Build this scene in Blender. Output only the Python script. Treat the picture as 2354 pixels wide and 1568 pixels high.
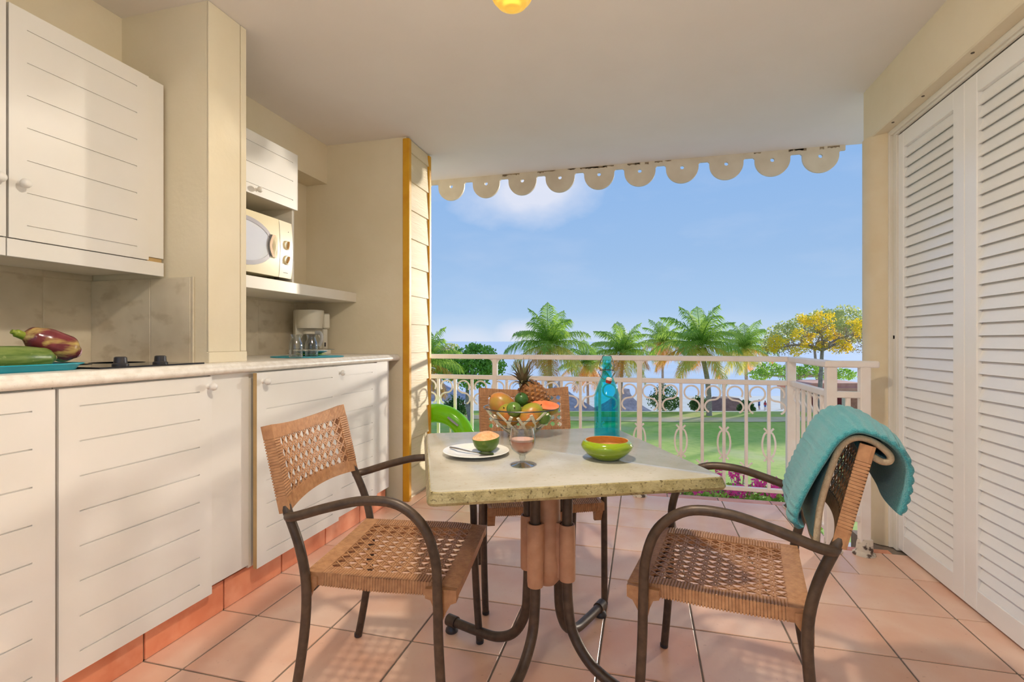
import bpy, bmesh, math, random
from mathutils import Vector, Matrix
R=math.radians
random.seed(7)
scene=bpy.context.scene; COL=scene.collection
for o in list(bpy.data.objects): bpy.data.objects.remove(o)
# ------------------------------------------------------------------ camera
CH=1.09; TH=R(14.6); FP=1150.0
cd=bpy.data.cameras.new('camera'); cam=bpy.data.objects.new('camera',cd); COL.objects.link(cam)
cd.sensor_width=36; cd.lens=FP/2354*36; cd.clip_end=20000; cd.clip_start=0.02
cam.location=(0,0,CH); cam.rotation_euler=(R(90),0,TH); scene.camera=cam
vs=scene.view_settings; vs.view_transform='Standard'; vs.look='None'; vs.gamma=1; vs.use_curve_mapping=False
vs.exposure=0.0
FW=(-math.sin(TH),math.cos(TH)); RT=(math.cos(TH),math.sin(TH))
def ray(x,y):
    a=(x-1177)/FP
    return Vector((FW[0]+a*RT[0],FW[1]+a*RT[1],(784-y)/FP))
def at_depth(x,y,Z):            # Z metres along the view axis
    d=ray(x,y); return Vector((d.x*Z,d.y*Z,CH+d.z*Z))
# ------------------------------------------------------------------ world and sun
def world():
    w=bpy.data.worlds.new('sky'); scene.world=w; w.use_nodes=True
    nt=w.node_tree; N=nt.nodes; L=nt.links; N.clear()
    out=N.new('ShaderNodeOutputWorld'); bg=N.new('ShaderNodeBackground')
    tc=N.new('ShaderNodeTexCoord'); sep=N.new('ShaderNodeSeparateXYZ'); L.new(tc.outputs['Generated'],sep.inputs[0])
    rp=N.new('ShaderNodeValToRGB'); cr=rp.color_ramp
    cr.elements[0].position=0.0; cr.elements[0].color=(.60,.73,.90,1)
    cr.elements[1].position=1.0; cr.elements[1].color=(.19,.36,.70,1)
    for p,c in ((.06,(.41,.60,.86,1)),(.16,(.34,.53,.82,1)),(.32,(.275,.475,.82,1))):
        e=cr.elements.new(p); e.color=c
    L.new(sep.outputs['Z'],rp.inputs[0])
    def noise(sc,lo,hi,zs):
        mp=N.new('ShaderNodeMapping'); mp.inputs['Scale'].default_value=(1,1,zs); L.new(tc.outputs['Generated'],mp.inputs[0])
        n=N.new('ShaderNodeTexNoise'); n.inputs['Scale'].default_value=sc; n.inputs['Detail'].default_value=6; n.inputs['Roughness'].default_value=.55
        L.new(mp.outputs[0],n.inputs['Vector'])
        m=N.new('ShaderNodeMapRange'); m.inputs['From Min'].default_value=lo; m.inputs['From Max'].default_value=hi; L.new(n.outputs[0],m.inputs[0])
        return m.outputs[0]
    def blob(px,py,rad,soft,nz):
        d=ray(px,py).normalized()
        mp=N.new('ShaderNodeVectorMath'); mp.operation='SUBTRACT'; L.new(tc.outputs['Generated'],mp.inputs[0]); mp.inputs[1].default_value=d
        sc=N.new('ShaderNodeVectorMath'); sc.operation='MULTIPLY'; L.new(mp.outputs[0],sc.inputs[0]); sc.inputs[1].default_value=(1,1,2.0)
        ln=N.new('ShaderNodeVectorMath'); ln.operation='LENGTH'; L.new(sc.outputs[0],ln.inputs[0])
        ad=N.new('ShaderNodeMath'); ad.operation='MULTIPLY_ADD'; L.new(nz,ad.inputs[0]); ad.inputs[1].default_value=-soft; L.new(ln.outputs['Value'],ad.inputs[2])
        m=N.new('ShaderNodeMapRange'); m.inputs['From Min'].default_value=rad; m.inputs['From Max'].default_value=rad*.15; L.new(ad.outputs[0],m.inputs[0])
        return m.outputs[0]
    n1=noise(5.5,.50,.85,3.0); n2=noise(9,.3,.7,1.5)
    fac=None
    for args,amt in (((1215,440,.13,.055),.85),((1205,765,.055,.03),.75),((1075,782,.06,.02),.45)):
        b=blob(*args,n2)
        k=N.new('ShaderNodeMath'); k.operation='MULTIPLY'; L.new(b,k.inputs[0]); k.inputs[1].default_value=amt
        if fac is None: fac=k.outputs[0]
        else:
            a=N.new('ShaderNodeMath'); a.operation='MAXIMUM'; L.new(fac,a.inputs[0]); L.new(k.outputs[0],a.inputs[1]); fac=a.outputs[0]
    k=N.new('ShaderNodeMath'); k.operation='MULTIPLY_ADD'; L.new(n1,k.inputs[0]); k.inputs[1].default_value=.16; L.new(fac,k.inputs[2]); k.use_clamp=True
    mx=N.new('ShaderNodeMix'); mx.data_type='RGBA'; L.new(k.outputs[0],mx.inputs['Factor']); L.new(rp.outputs[0],mx.inputs['A']); mx.inputs['B'].default_value=(.80,.82,.93,1)
    L.new(mx.outputs['Result'],bg.inputs[0]); bg.inputs[1].default_value=1.0
    L.new(bg.outputs[0],out.inputs[0])
world()
FILL_LAMP=185.0; FILL_LAMP2=72.0  # power of the two unseen lamps added to fill the terrace
SUN_AZ=R(34); SUN_EL=R(7)
sd=bpy.data.lights.new('sun','SUN'); sd.energy=6.4; sd.angle=R(2.4); sd.color=(1,.9,.76)
sun=bpy.data.objects.new('sun',sd); COL.objects.link(sun); sun.location=(6,9,4)
sun.rotation_euler=Vector((-math.sin(SUN_AZ)*math.cos(SUN_EL),-math.cos(SUN_AZ)*math.cos(SUN_EL),-math.sin(SUN_EL))).to_track_quat('-Z','Y').to_euler()

# ------------------------------------------------------------------ materials
MATS={}
def mat(name,col,rough=.5,col2=None,nscale=8,lo=.35,hi=.65,bump=0,bscale=60,spec=.5,metal=0,coat=0,trans=0,ior=1.45,coords='Object',detail=4,stretch=None,alpha=1,sub=0,emit=None,es=0):
    if name in MATS: return MATS[name]
    m=bpy.data.materials.new(name); m.use_nodes=True; nt=m.node_tree; N=nt.nodes; L=nt.links
    b=N['Principled BSDF']; b.inputs['Base Color'].default_value=(*col,1); b.inputs['Roughness'].default_value=rough
    b.inputs['Specular IOR Level'].default_value=spec; b.inputs['Metallic'].default_value=metal
    b.inputs['Coat Weight'].default_value=coat; b.inputs['Coat Roughness'].default_value=.08
    b.inputs['Transmission Weight'].default_value=trans; b.inputs['IOR'].default_value=ior; b.inputs['Alpha'].default_value=alpha
    if emit: b.inputs['Emission Color'].default_value=(*emit,1); b.inputs['Emission Strength'].default_value=es
    vec=None
    if col2 or bump:
        tc=N.new('ShaderNodeTexCoord'); vec=tc.outputs[coords]
        if stretch:
            mp=N.new('ShaderNodeMapping'); mp.inputs['Scale'].default_value=stretch; L.new(vec,mp.inputs[0]); vec=mp.outputs[0]
    if col2:
        n=N.new('ShaderNodeTexNoise'); n.inputs['Scale'].default_value=nscale; n.inputs['Detail'].default_value=detail; L.new(vec,n.inputs['Vector'])
        r=N.new('ShaderNodeMapRange'); r.inputs['From Min'].default_value=lo; r.inputs['From Max'].default_value=hi; L.new(n.outputs[0],r.inputs[0])
        mx=N.new('ShaderNodeMix'); mx.data_type='RGBA'; L.new(r.outputs[0],mx.inputs['Factor']); mx.inputs['A'].default_value=(*col,1); mx.inputs['B'].default_value=(*col2,1)
        L.new(mx.outputs['Result'],b.inputs['Base Color'])
    if bump:
        n=N.new('ShaderNodeTexNoise'); n.inputs['Scale'].default_value=bscale; n.inputs['Detail'].default_value=3; L.new(vec,n.inputs['Vector'])
        bp=N.new('ShaderNodeBump'); bp.inputs['Strength'].default_value=bump; bp.inputs['Distance'].default_value=.01; L.new(n.outputs[0],bp.inputs['Height']); L.new(bp.outputs[0],b.inputs['Normal'])
    MATS[name]=m; return m
def layer(m,col,scale,lo,hi,amount=1,kind='noise',stretch=None,detail=5,coords='Object',rand=0):
    """mix a further procedural colour over the base colour of material m"""
    nt=m.node_tree; N=nt.nodes; L=nt.links; b=N['Principled BSDF']; inp=b.inputs['Base Color']
    tc=N.new('ShaderNodeTexCoord'); vec=tc.outputs[coords]
    if stretch:
        mp=N.new('ShaderNodeMapping'); mp.inputs['Scale'].default_value=stretch; L.new(vec,mp.inputs[0]); vec=mp.outputs[0]
    if rand:
        oi=N.new('ShaderNodeObjectInfo'); ml=N.new('ShaderNodeMath'); ml.operation='MULTIPLY'; L.new(oi.outputs['Random'],ml.inputs[0]); ml.inputs[1].default_value=rand
        ad=N.new('ShaderNodeVectorMath'); L.new(vec,ad.inputs[0]); L.new(ml.outputs[0],ad.inputs[1]); vec=ad.outputs[0]
    if kind=='noise': n=N.new('ShaderNodeTexNoise'); n.inputs['Scale'].default_value=scale; n.inputs['Detail'].default_value=detail; src=n.outputs[0]
    elif kind=='wave':
        n=N.new('ShaderNodeTexWave'); n.inputs['Scale'].default_value=scale; n.inputs['Distortion'].default_value=1.5; n.inputs['Detail'].default_value=2; src=n.outputs['Fac']
    else: n=N.new('ShaderNodeTexVoronoi'); n.inputs['Scale'].default_value=scale; src=n.outputs['Distance']
    L.new(vec,n.inputs['Vector'])
    r=N.new('ShaderNodeMapRange'); r.inputs['From Min'].default_value=lo; r.inputs['From Max'].default_value=hi; r.inputs['To Max'].default_value=amount; L.new(src,r.inputs[0])
    mx=N.new('ShaderNodeMix'); mx.data_type='RGBA'; L.new(r.outputs[0],mx.inputs['Factor'])
    if inp.is_linked: L.new(inp.links[0].from_socket,mx.inputs['A'])
    else: mx.inputs['A'].default_value=inp.default_value[:]
    mx.inputs['B'].default_value=(*col,1); L.new(mx.outputs['Result'],inp)
    return m
def objvary(m,amt=.12):
    nt=m.node_tree; N=nt.nodes; L=nt.links; b=N['Principled BSDF']; inp=b.inputs['Base Color']
    oi=N.new('ShaderNodeObjectInfo'); r=N.new('ShaderNodeMapRange'); r.inputs['To Min'].default_value=1-amt; r.inputs['To Max'].default_value=1+amt; L.new(oi.outputs['Random'],r.inputs[0])
    h=N.new('ShaderNodeHueSaturation'); L.new(r.outputs[0],h.inputs['Value'])
    if inp.is_linked: L.new(inp.links[0].from_socket,h.inputs['Color'])
    else: h.inputs['Color'].default_value=inp.default_value[:]
    L.new(h.outputs[0],inp); return m
def s2l(r,g,b):
    f=lambda c:(c/255/12.92) if c/255<=.04045 else ((c/255+.055)/1.055)**2.4
    return (f(r),f(g),f(b))
plaster=mat('cream_plaster',s2l(236,224,198),.75,s2l(230,217,188),3,bump=.12,bscale=35)
plasterw=mat('ceiling_paint',s2l(242,236,230),.8,s2l(239,232,225),2,bump=.05,bscale=25)
white=mat('white_lacquer',s2l(235,231,225),.32,s2l(230,226,218),3,spec=.5)
offw=mat('off_white_paint',s2l(236,230,218),.42,s2l(230,222,206),4)
edgeb=mat('cabinet_edge_brown',s2l(196,164,112),.6,s2l(180,150,100),10)
yellow=mat('yellow_paint',s2l(226,168,40),.42,s2l(214,150,30),9,bump=.08,bscale=50)
sidingm=mat('siding_cream',s2l(230,214,182),.55,s2l(222,205,170),6,bump=.25,bscale=40,stretch=(1,.25,3))
counterm=mat('worktop_speckled',s2l(244,238,228),.33,s2l(232,224,212),30,.4,.6)
layer(counterm,s2l(180,164,142),260,.62,.72,.5)
floorm=mat('terracotta_tile',s2l(242,192,162),.28,s2l(250,216,192),3.2,.32,.68,bump=.06,bscale=18,spec=.5)
layer(floorm,s2l(222,154,118),2.4,.48,.72,.55,rand=37); layer(floorm,s2l(180,120,92),60,.66,.74,.35); objvary(floorm,.07)
skirtm=mat('skirting_terracotta',s2l(238,158,120),.38,s2l(226,138,100),9,.35,.65); layer(skirtm,s2l(246,176,142),7,.5,.7,.7,rand=11); objvary(skirtm,.08)
grout=mat('grout_grey',s2l(150,134,118),.85,s2l(132,116,100),20)
groutl=mat('grout_light',s2l(214,202,178),.8,s2l(204,190,164),20)
splash=mat('beige_marble_tile',s2l(224,212,188),.38,s2l(208,194,168),5,.35,.65); layer(splash,s2l(182,164,132),9,.55,.68,.5,rand=9,stretch=(1,1,1.8)); objvary(splash,.04)
railw=mat('cream_white_enamel',s2l(248,240,232),.38,s2l(244,232,222),12)
peel=mat('peeling_footing',s2l(226,214,196),.7,s2l(98,82,72),22,.5,.56,bump=.5,bscale=30)
metalb=mat('bronze_powder_coat',s2l(92,76,62),.42,s2l(74,60,50),40,spec=.5,metal=.25)
rattan=mat('rattan_weave',s2l(192,144,102),.48,s2l(166,118,80),60,.3,.7)
rattand=mat('rattan_core',s2l(150,102,64),.7,s2l(128,84,50),40)

def thinglass(name,tint,edge=.85,face=.06):
    m=bpy.data.materials.new(name); m.use_nodes=True; nt=m.node_tree; N=nt.nodes; L=nt.links; N.remove(N['Principled BSDF'])
    t=N.new('ShaderNodeBsdfTransparent'); t.inputs[0].default_value=(*tint,1); g=N.new('ShaderNodeBsdfGlossy'); g.inputs['Roughness'].default_value=.03
    lw=N.new('ShaderNodeLayerWeight'); lw.inputs[0].default_value=.5; pw=N.new('ShaderNodeMath'); pw.operation='POWER'; L.new(lw.outputs['Facing'],pw.inputs[0]); pw.inputs[1].default_value=2.2
    f=N.new('ShaderNodeMath'); f.operation='MULTIPLY_ADD'; L.new(pw.outputs[0],f.inputs[0]); f.inputs[1].default_value=edge; f.inputs[2].default_value=face; mx=N.new('ShaderNodeMixShader')
    L.new(f.outputs[0],mx.inputs[0]); L.new(t.outputs[0],mx.inputs[1]); L.new(g.outputs[0],mx.inputs[2]); L.new(mx.outputs[0],N['Material Output'].inputs[0]); MATS[name]=m; return m
# ------------------------------------------------------------------ mesh helpers
OFF={}
class MB:
    def __init__(s): s.v=[]; s.f=[]
    def add(s,vs,fs):
        n=len(s.v); s.v+= [Vector(v) for v in vs]; s.f+=[tuple(i+n for i in f) for f in fs]; return s
    def box(s,x0,x1,y0,y1,z0,z1,c=0):
        if c<=0:
            return s.add([(x,y,z) for z in (z0,z1) for y in (y0,y1) for x in (x0,x1)],[(0,2,3,1),(4,5,7,6),(0,1,5,4),(2,6,7,3),(0,4,6,2),(1,3,7,5)])
        X=((x0,x1),(y0,y1),(z0,z1)); vs=[];idx={}
        for i in (0,1):
            for j in (0,1):
                for k in (0,1):
                    cn=(i,j,k)
                    for a in range(3):      # vertex lying on the face normal to axis a
                        p=[X[b][cn[b]] if b==a else X[b][cn[b]]+(c if cn[b]==0 else -c) for b in range(3)]
                        idx[(cn,a)]=len(vs); vs.append(p)
        fs=[]
        for a in range(3):
            b,d=[q for q in range(3) if q!=a]
            for sgn in (0,1):
                def C(u,v):
                    t=[0,0,0]; t[a]=sgn; t[b]=u; t[d]=v; return idx[(tuple(t),a)]
                fs.append([C(0,0),C(1,0),C(1,1),C(0,1)])
        for a in range(3):                   # edges along axis a
            b,d=[q for q in range(3) if q!=a]
            for u in (0,1):
                for v in (0,1):
                    def E(e,ax):
                        t=[0,0,0]; t[a]=e; t[b]=u; t[d]=v; return idx[(tuple(t),ax)]
                    fs.append([E(0,b),E(1,b),E(1,d),E(0,d)])
        for i in (0,1):
            for j in (0,1):
                for k in (0,1): fs.append([idx[((i,j,k),a)] for a in range(3)])
        ctr=Vector(((x0+x1)/2,(y0+y1)/2,(z0+z1)/2)); out=[]
        for f in fs:
            P=[Vector(vs[q]) for q in f]; n=(P[1]-P[0]).cross(P[2]-P[0]); m=sum(P,Vector())/len(P)
            out.append(tuple(f) if n.dot(m-ctr)>0 else tuple(reversed(f)))
        return s.add(vs,out)
    def tube(s,pts,r,n=10,caps=True,closed=False,flat=None):
        pts=[Vector(p) for p in pts]; m=len(pts); rr=r if isinstance(r,(list,tuple)) else [r]*m
        T=[]
        for i in range(m):
            if closed: t=pts[(i+1)%m]-pts[i-1]
            else: t=pts[min(i+1,m-1)]-pts[max(i-1,0)]
            T.append(t.normalized() if t.length>0 else Vector((0,0,1)))
        up=Vector((0,0,1)) if abs(T[0].z)<.9 else Vector((1,0,0))
        nrm=T[0].cross(up).normalized(); vs=[]
        for i in range(m):
            if i: 
                q=T[i-1].rotation_difference(T[i]); nrm=(q@nrm); nrm=(nrm-T[i]*nrm.dot(T[i])).normalized()
            bi=T[i].cross(nrm)
            for k in range(n):
                a=2*math.pi*k/n
                vs.append(pts[i]+(nrm*math.cos(a)+bi*math.sin(a)*(flat or 1))*rr[i])
        fs=[]
        for i in range(m if closed else m-1):
            j=(i+1)%m
            for k in range(n): fs.append((i*n+k,i*n+(k+1)%n,j*n+(k+1)%n,j*n+k))
        if caps and not closed: fs+= [tuple(range(n-1,-1,-1)),tuple((m-1)*n+k for k in range(n))]
        return s.add(vs,fs)
    def lathe(s,prof,c=(0,0,0),n=24,M=None,cap0=True,cap1=True):
        vs=[];c=Vector(c)
        for r,z in prof:
            for k in range(n):
                a=2*math.pi*k/n; p=Vector((r*math.cos(a),r*math.sin(a),z)); vs.append((M@p if M else p)+c)
        fs=[]
        for i in range(len(prof)-1):
            for k in range(n): fs.append((i*n+k,i*n+(k+1)%n,(i+1)*n+(k+1)%n,(i+1)*n+k))
        if cap0 and prof[0][0]>1e-5: fs.append(tuple(range(n-1,-1,-1)))
        if cap1 and prof[-1][0]>1e-5: fs.append(tuple((len(prof)-1)*n+k for k in range(n)))
        return s.add(vs,fs)
    def prism(s,poly,lo,hi,axis='y'):
        m=len(poly)
        def P(a,b,t): return {'x':(t,a,b),'y':(a,t,b),'z':(a,b,t)}[axis]
        vs=[P(a,b,lo) for a,b in poly]+[P(a,b,hi) for a,b in poly]
        fs=[tuple(range(m)),tuple(range(2*m-1,m-1,-1))]+[((i+1)%m,i,m+i,m+(i+1)%m) for i in range(m)]
        return s.add(vs,fs)
    def grid(s,fn,nu,nv,cu=False):
        vs=[fn(i/nu,j/nv) for i in range(nu+(0 if cu else 1)) for j in range(nv+1)]; k=nv+1; w=nu if cu else nu+1
        return s.add(vs,[(i*k+j,((i+1)%w)*k+j,((i+1)%w)*k+j+1,i*k+j+1) for i in range(nu) for j in range(nv)])
    def ball(s,c,rx,ry=None,rz=None,n=12,m=8,M=None):
        ry=ry or rx; rz=rz or rx; c=Vector(c); vs=[];fs=[]
        for i in range(m+1):
            t=math.pi*i/m
            for k in range(n):
                a=2*math.pi*k/n; p=Vector((rx*math.sin(t)*math.cos(a),ry*math.sin(t)*math.sin(a),-rz*math.cos(t)))
                vs.append((M@p if M else p)+c)
        for i in range(m):
            for k in range(n): fs.append((i*n+k,i*n+(k+1)%n,(i+1)*n+(k+1)%n,(i+1)*n+k))
        return s.add(vs,fs)
    def mesh(s,name,smooth=None,weld=True,off=None):
        me=bpy.data.meshes.new(name)
        me.from_pydata([v-off for v in s.v] if off else s.v,[],s.f)
        bm=bmesh.new(); bm.from_mesh(me)
        if weld: bmesh.ops.remove_doubles(bm,verts=bm.verts,dist=1e-6)
        bmesh.ops.recalc_face_normals(bm,faces=bm.faces); bm.to_mesh(me); bm.free()
        if smooth is not None:
            me.polygons.foreach_set('use_smooth',[True]*len(me.polygons))
            if smooth<180: me.set_sharp_from_angle(angle=R(smooth))
        me.update(); return me
    def build(s,name,m,parent=None,smooth=None,world=True,weld=True,recalc=True):
        """top level: origin moves to the base centre.  child: vertices are world (world=True) or parent-local"""
        if parent is None:
            xs=[v.x for v in s.v]; ys=[v.y for v in s.v]; zs=[v.z for v in s.v]
            off=Vector(((min(xs)+max(xs))/2,(min(ys)+max(ys))/2,min(zs)))
        else: off=OFF.get(parent.name,Vector()) if world else Vector()
        me=s.mesh(name,smooth,weld,off); o=bpy.data.objects.new(name,me); COL.objects.link(o)
        if m: me.materials.append(m)
        if parent is None: o.location=off
        else: o.parent=parent
        OFF[o.name]=off; return o
def thing(name,label,cat,loc=(0,0,0),rz=0,group=None,kind=None):
    o=bpy.data.objects.new(name,None); COL.objects.link(o); o.location=loc; o.rotation_euler=(0,0,rz); o.empty_display_size=.05
    OFF[o.name]=Vector(loc); return tag(o,label,cat,group,kind)
def tag(o,label,cat,group=None,kind=None):
    if label: o['label']=label
    if cat: o['category']=cat
    if group: o['group']=group
    if kind: o['kind']=kind
    return o
def struct(o,label=None,cat=None): return tag(o,label,cat,None,'structure')
def copy_tree(o,parent=None):
    c=o.copy(); COL.objects.link(c)
    if parent: c.parent=parent
    for ch in list(o.children): copy_tree(ch,c)
    return c
def inst(me,name,parent,loc=(0,0,0),rot=(0,0,0),sc=1):
    o=bpy.data.objects.new(name,me); COL.objects.link(o); o.parent=parent; o.location=loc; o.rotation_euler=rot
    if sc!=1: o.scale=(sc,)*3
    return o
def spline(P,k=6,closed=False):
    P=[Vector(p) for p in P]; n=len(P); out=[]
    for i in range(n if closed else n-1):
        g=(lambda j:P[j%n]) if closed else (lambda j:P[min(max(j,0),n-1)])
        a,b,c,d=g(i-1),g(i),g(i+1),g(i+2)
        for q in range(k):
            t=q/k; out.append(.5*((2*b)+(c-a)*t+(2*a-5*b+4*c-d)*t*t+(3*b-a-3*c+d)*t**3))
    if not closed: out.append(P[-1])
    return out
def arc(cx,cz,r,a0,a1,n=10): return [(cx+r*math.cos(R(a0+(a1-a0)*i/n)),cz+r*math.sin(R(a0+(a1-a0)*i/n))) for i in range(n+1)]
# ------------------------------------------------------------------ room shell
CZ=2.478; YB=-1.6
ceil=struct(MB().box(-2.6,1.9,YB,4.03,CZ,CZ+.18).build('ceiling',plasterw),'smooth cream ceiling of the covered terrace','ceiling')
# floor slab (L shaped) and tiles
fl=struct(MB().prism([(-2.6,YB),(1.75,YB),(1.75,3.30),(1.17,3.30),(1.17,3.02),(.99,3.02),(.99,3.745),(-2.6,3.745)],-.28,-.004,'z').build('floor',grout),'terracotta tiled terrace floor with grey joints','floor')
xl=[.19+.334*k for k in range(-6,5)]; yl=[1.333+.3355*k for k in range(-5,8)]
g=.0035
def clip(a,b,lo,hi): return max(a,lo),min(b,hi)
def tile(x0,x1,y0,y1,m=floorm,name='tile',par=fl,z0=-.012,z1=0.0):
    if x1-x0<.02 or y1-y0<.015: return
    random_z=random.uniform(-.0006,.0003)
    cx,cy=(x0+x1)/2,(y0+y1)/2
    b=MB().box(x0-cx,x1-cx,y0-cy,y1-cy,z0,z1+random_z,.0018); me=b.mesh(name); me.materials.append(m)
    o=inst(me,name,par,(cx-OFF[par.name].x,cy-OFF[par.name].y,-OFF[par.name].z)); return o
for i in range(len(xl)-1):
    for j in range(len(yl)-1):
        x0,x1=clip(xl[i]+g,xl[i+1]-g,-1.648,1.33); y0,y1=clip(yl[j]+g,yl[j+1]-g,-1,3.66)
        if x0>.985: y1=min(y1,2.965)
        elif x1>.985 and y1>2.965:
            tile(.985,x1,y0,min(y1,2.965)); x1=.982
        if x1>x0 and y1>y0: tile(x0,x1,y0,y1)
for k in range(8):                           # narrow edging tiles at the terrace rim
    x0=-1.5+.334*k
    tile(x0+g,min(x0+.334-g,.985),3.665,3.742,skirtm,'edge_tile')
tile(.99,1.24,2.97,3.018,skirtm,'edge_tile')
# left wall, soffit, end wall
wl=struct(MB().box(-2.6,-2.34,YB,3.5,0,CZ).build('wall_left',plaster),'cream plaster kitchen wall','wall')
struct(MB().box(-2.345,-2.168,YB,3.11,2.205,CZ+.01).build('trim_1',plaster),'cream soffit box running along the ceiling above the cabinets','soffit')
we=struct(MB().box(-2.345,-1.553,3.11,3.455,0,CZ+.01).build('wall_end',plaster),'cream end wall beside the worktop','wall')
for (y0,y1) in ((3.098,3.135),(3.432,3.468)):
    MB().box(-1.575 if y0<3.2 else -1.56,-1.526,y0,y1,.0,CZ-.012,.004).build('corner_board',yellow,we)
nb=13; hb=.196
for k in range(nb):
    z0=.03+k*hb-.0; z1=min(z0+hb+.012,CZ-.006)
    if z0>CZ-.02: break
    MB().add([(-1.548,y,z) if q==0 else (-1.531 if z==z0 else -1.542,y,z) for y in (3.135,3.432) for q,z in ((0,z0),(1,z0),(1,z1),(0,z1))],
        [(0,1,2,3),(7,6,5,4),(0,4,5,1),(1,5,6,2),(2,6,7,3),(3,7,4,0)]).build('siding_board',sidingm,we)
# pillar between the two kitchen bays
wp=struct(MB().box(-2.35,-1.715,1.66,1.855,1.0,CZ+.01).build('wall_pillar',plaster),'cream boxed pillar standing on the worktop','pillar')
MB().box(-1.717,-1.7085,1.66,1.824,1.045,CZ-.001,.001).build('casing_board',plaster,wp)
MB().box(-1.72,-1.706,1.827,1.858,1.045,CZ-.001,.002).build('corner_bead',plaster,wp)
MB().box(-1.72,-1.704,1.658,1.86,1.0,1.0445,.002).build('plinth',plaster,wp)
# backsplash tiles
def wtile(x0,x1,y0,y1,z0,z1,par=wl):
    MB().box(x0,x1,y0,y1,z0,z1,.0012).build('backsplash_tile',splash,par)
MB().box(-2.341,-2.3305,.2,3.109,1.0,1.40).build('grout_bed',groutl,wl)
for z0,z1 in ((1.0,1.348),(1.352,1.405)):
    for y0,y1 in ((.2,.62),(.624,1.044),(1.048,1.468),(1.472,1.656),(1.86,2.21),(2.214,2.634),(2.638,2.96),(2.964,3.106)): wtile(-2.338,-2.3295,y0,y1,z0+.002,z1)
MB().box(-2.338,-1.795,1.651,1.661,1.0,1.352).build('grout_bed',groutl,wp)
for x0,x1 in ((-2.328,-2.002),(-1.998,-1.792)): wtile(x0,x1,1.650,1.658,1.002,1.35,wp)
MB().box(-1.792,-1.778,1.651,1.659,1.0,1.355,.002).build('tile_edge_trim',groutl,wp)
# fascia: scalloped valance hanging at the roof edge
def fascia():
    p=.3128; x0=-1.583-p; n=11; f=thing('valance_board','scalloped off-white wooden valance with a round hole in every lobe, hung along the roof edge','valance',(0,4.03,2.25))
    m=mat('valance_paint',s2l(226,216,198),.6,s2l(216,204,184),8)
    for k in range(n):
        c=x0+p*k; zt=CZ+.004; zc=2.412; r=.118; gz=2.44
        out=[(c-p/2,zt)]; out+=[(c-p/2,gz)]
        ang0=math.degrees(math.asin((gz-zc)/r))
        fl_=.012
        out+=[(c-r-.012+.004*math.cos(R(a)),gz-.0+0*a) for a in (90,)]
        pts=[(c+r*math.cos(R(180-0+t*180/24)),zc+r*math.sin(R(180+t*180/24))) for t in range(25)]
        out+=[(c-r,gz-.012)]+pts+[(c+r,gz-.012),(c+r+.012,gz),(c+p/2,gz),(c+p/2,zt)]
        # annular build: connect outer loop to the hole
        hole=[(c+.0145*math.cos(2*math.pi*i/16),zc+.0145*math.sin(2*math.pi*i/16)) for i in range(16)]
        bm=bmesh.new()
        def ring(L): 
            V=[bm.verts.new((x,0,z)) for x,z in L]; return [bm.edges.new((V[i],V[(i+1)%len(V)])) for i in range(len(V))]
        E_=ring(out)+ring(hole); bmesh.ops.triangle_fill(bm,use_beauty=True,use_dissolve=False,edges=E_)
        bm.verts.index_update()
        b=MB(); V=[v.co.copy() for v in bm.verts]; F=[[v.index for v in q.verts] for q in bm.faces]; N=len(V)
        bd=[(e.verts[0].index,e.verts[1].index) for e in bm.edges if e.is_boundary]; bm.free()
        b.add([(v.x,4.012,v.z) for v in V]+[(v.x,4.032,v.z) for v in V],F+[[i+N for i in reversed(q)] for q in F]+[(i,j,j+N,i+N) for i,j in bd])
        b.build('scallop',m,f)
    rnd=random.Random(4); bare=mat('bare_wood_patch',s2l(168,150,124),.85,s2l(120,104,84),30)
    for k in range(26):
        cx=rnd.uniform(-1.15,1.35); L_=rnd.uniform(.02,.11); h=rnd.uniform(.006,.02); zt=CZ-.003
        lo=[(cx+L_*(i/6-.5),zt-h*rnd.uniform(.4,1)) for i in range(7)]
        MB().prism([(cx-L_/2,zt)]+lo+[(cx+L_/2,zt)],4.0108,4.0125,'y').build('bare_patch',bare,f)
fascia()
# right side: header beam, column, jamb, louvred doors
struct(MB().box(1.20,1.9,YB,3.215,2.195,CZ+.01,.006).build('trim_2',plaster),'cream header beam above the louvred doors','beam')
struct(MB().lathe([(.10,0),(.10,2.2)],(1.285,3.17,0),32).build('wall_column',mat('column_plaster',s2l(232,218,188),.6,s2l(226,208,172),5,bump=.1,bscale=40),smooth=40),'round cream column at the terrace corner','column')
wr=struct(MB().box(1.40,1.75,YB,3.02,0,2.2).build('wall_right',plaster),'cream wall behind the louvred doors','wall')
MB().box(1.262,1.40,3.058,3.10,0,2.2,.003).build('jamb',offw,wr); MB().box(1.278,1.40,3.02,3.06,0,2.2,.003).build('jamb',offw,wr)
MB().box(1.262,1.40,YB,3.06,2.172,2.2,.004).build('track',offw,wr); MB().box(1.275,1.29,YB,3.05,2.163,2.18,.002).build('track_lip',offw,wr)
for y in (1.6,1.95,2.3,2.65,2.93): MB().lathe([(.006,2.1925),(.006,2.196)],(1.225,y,0),10).build('screw',metalb,wr)
louver=mat('louver_white',s2l(250,248,244),.2,s2l(247,244,239),3,spec=.6)
slatme=None
edges=[3.052,2.472,1.892,1.312,.732]
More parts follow.
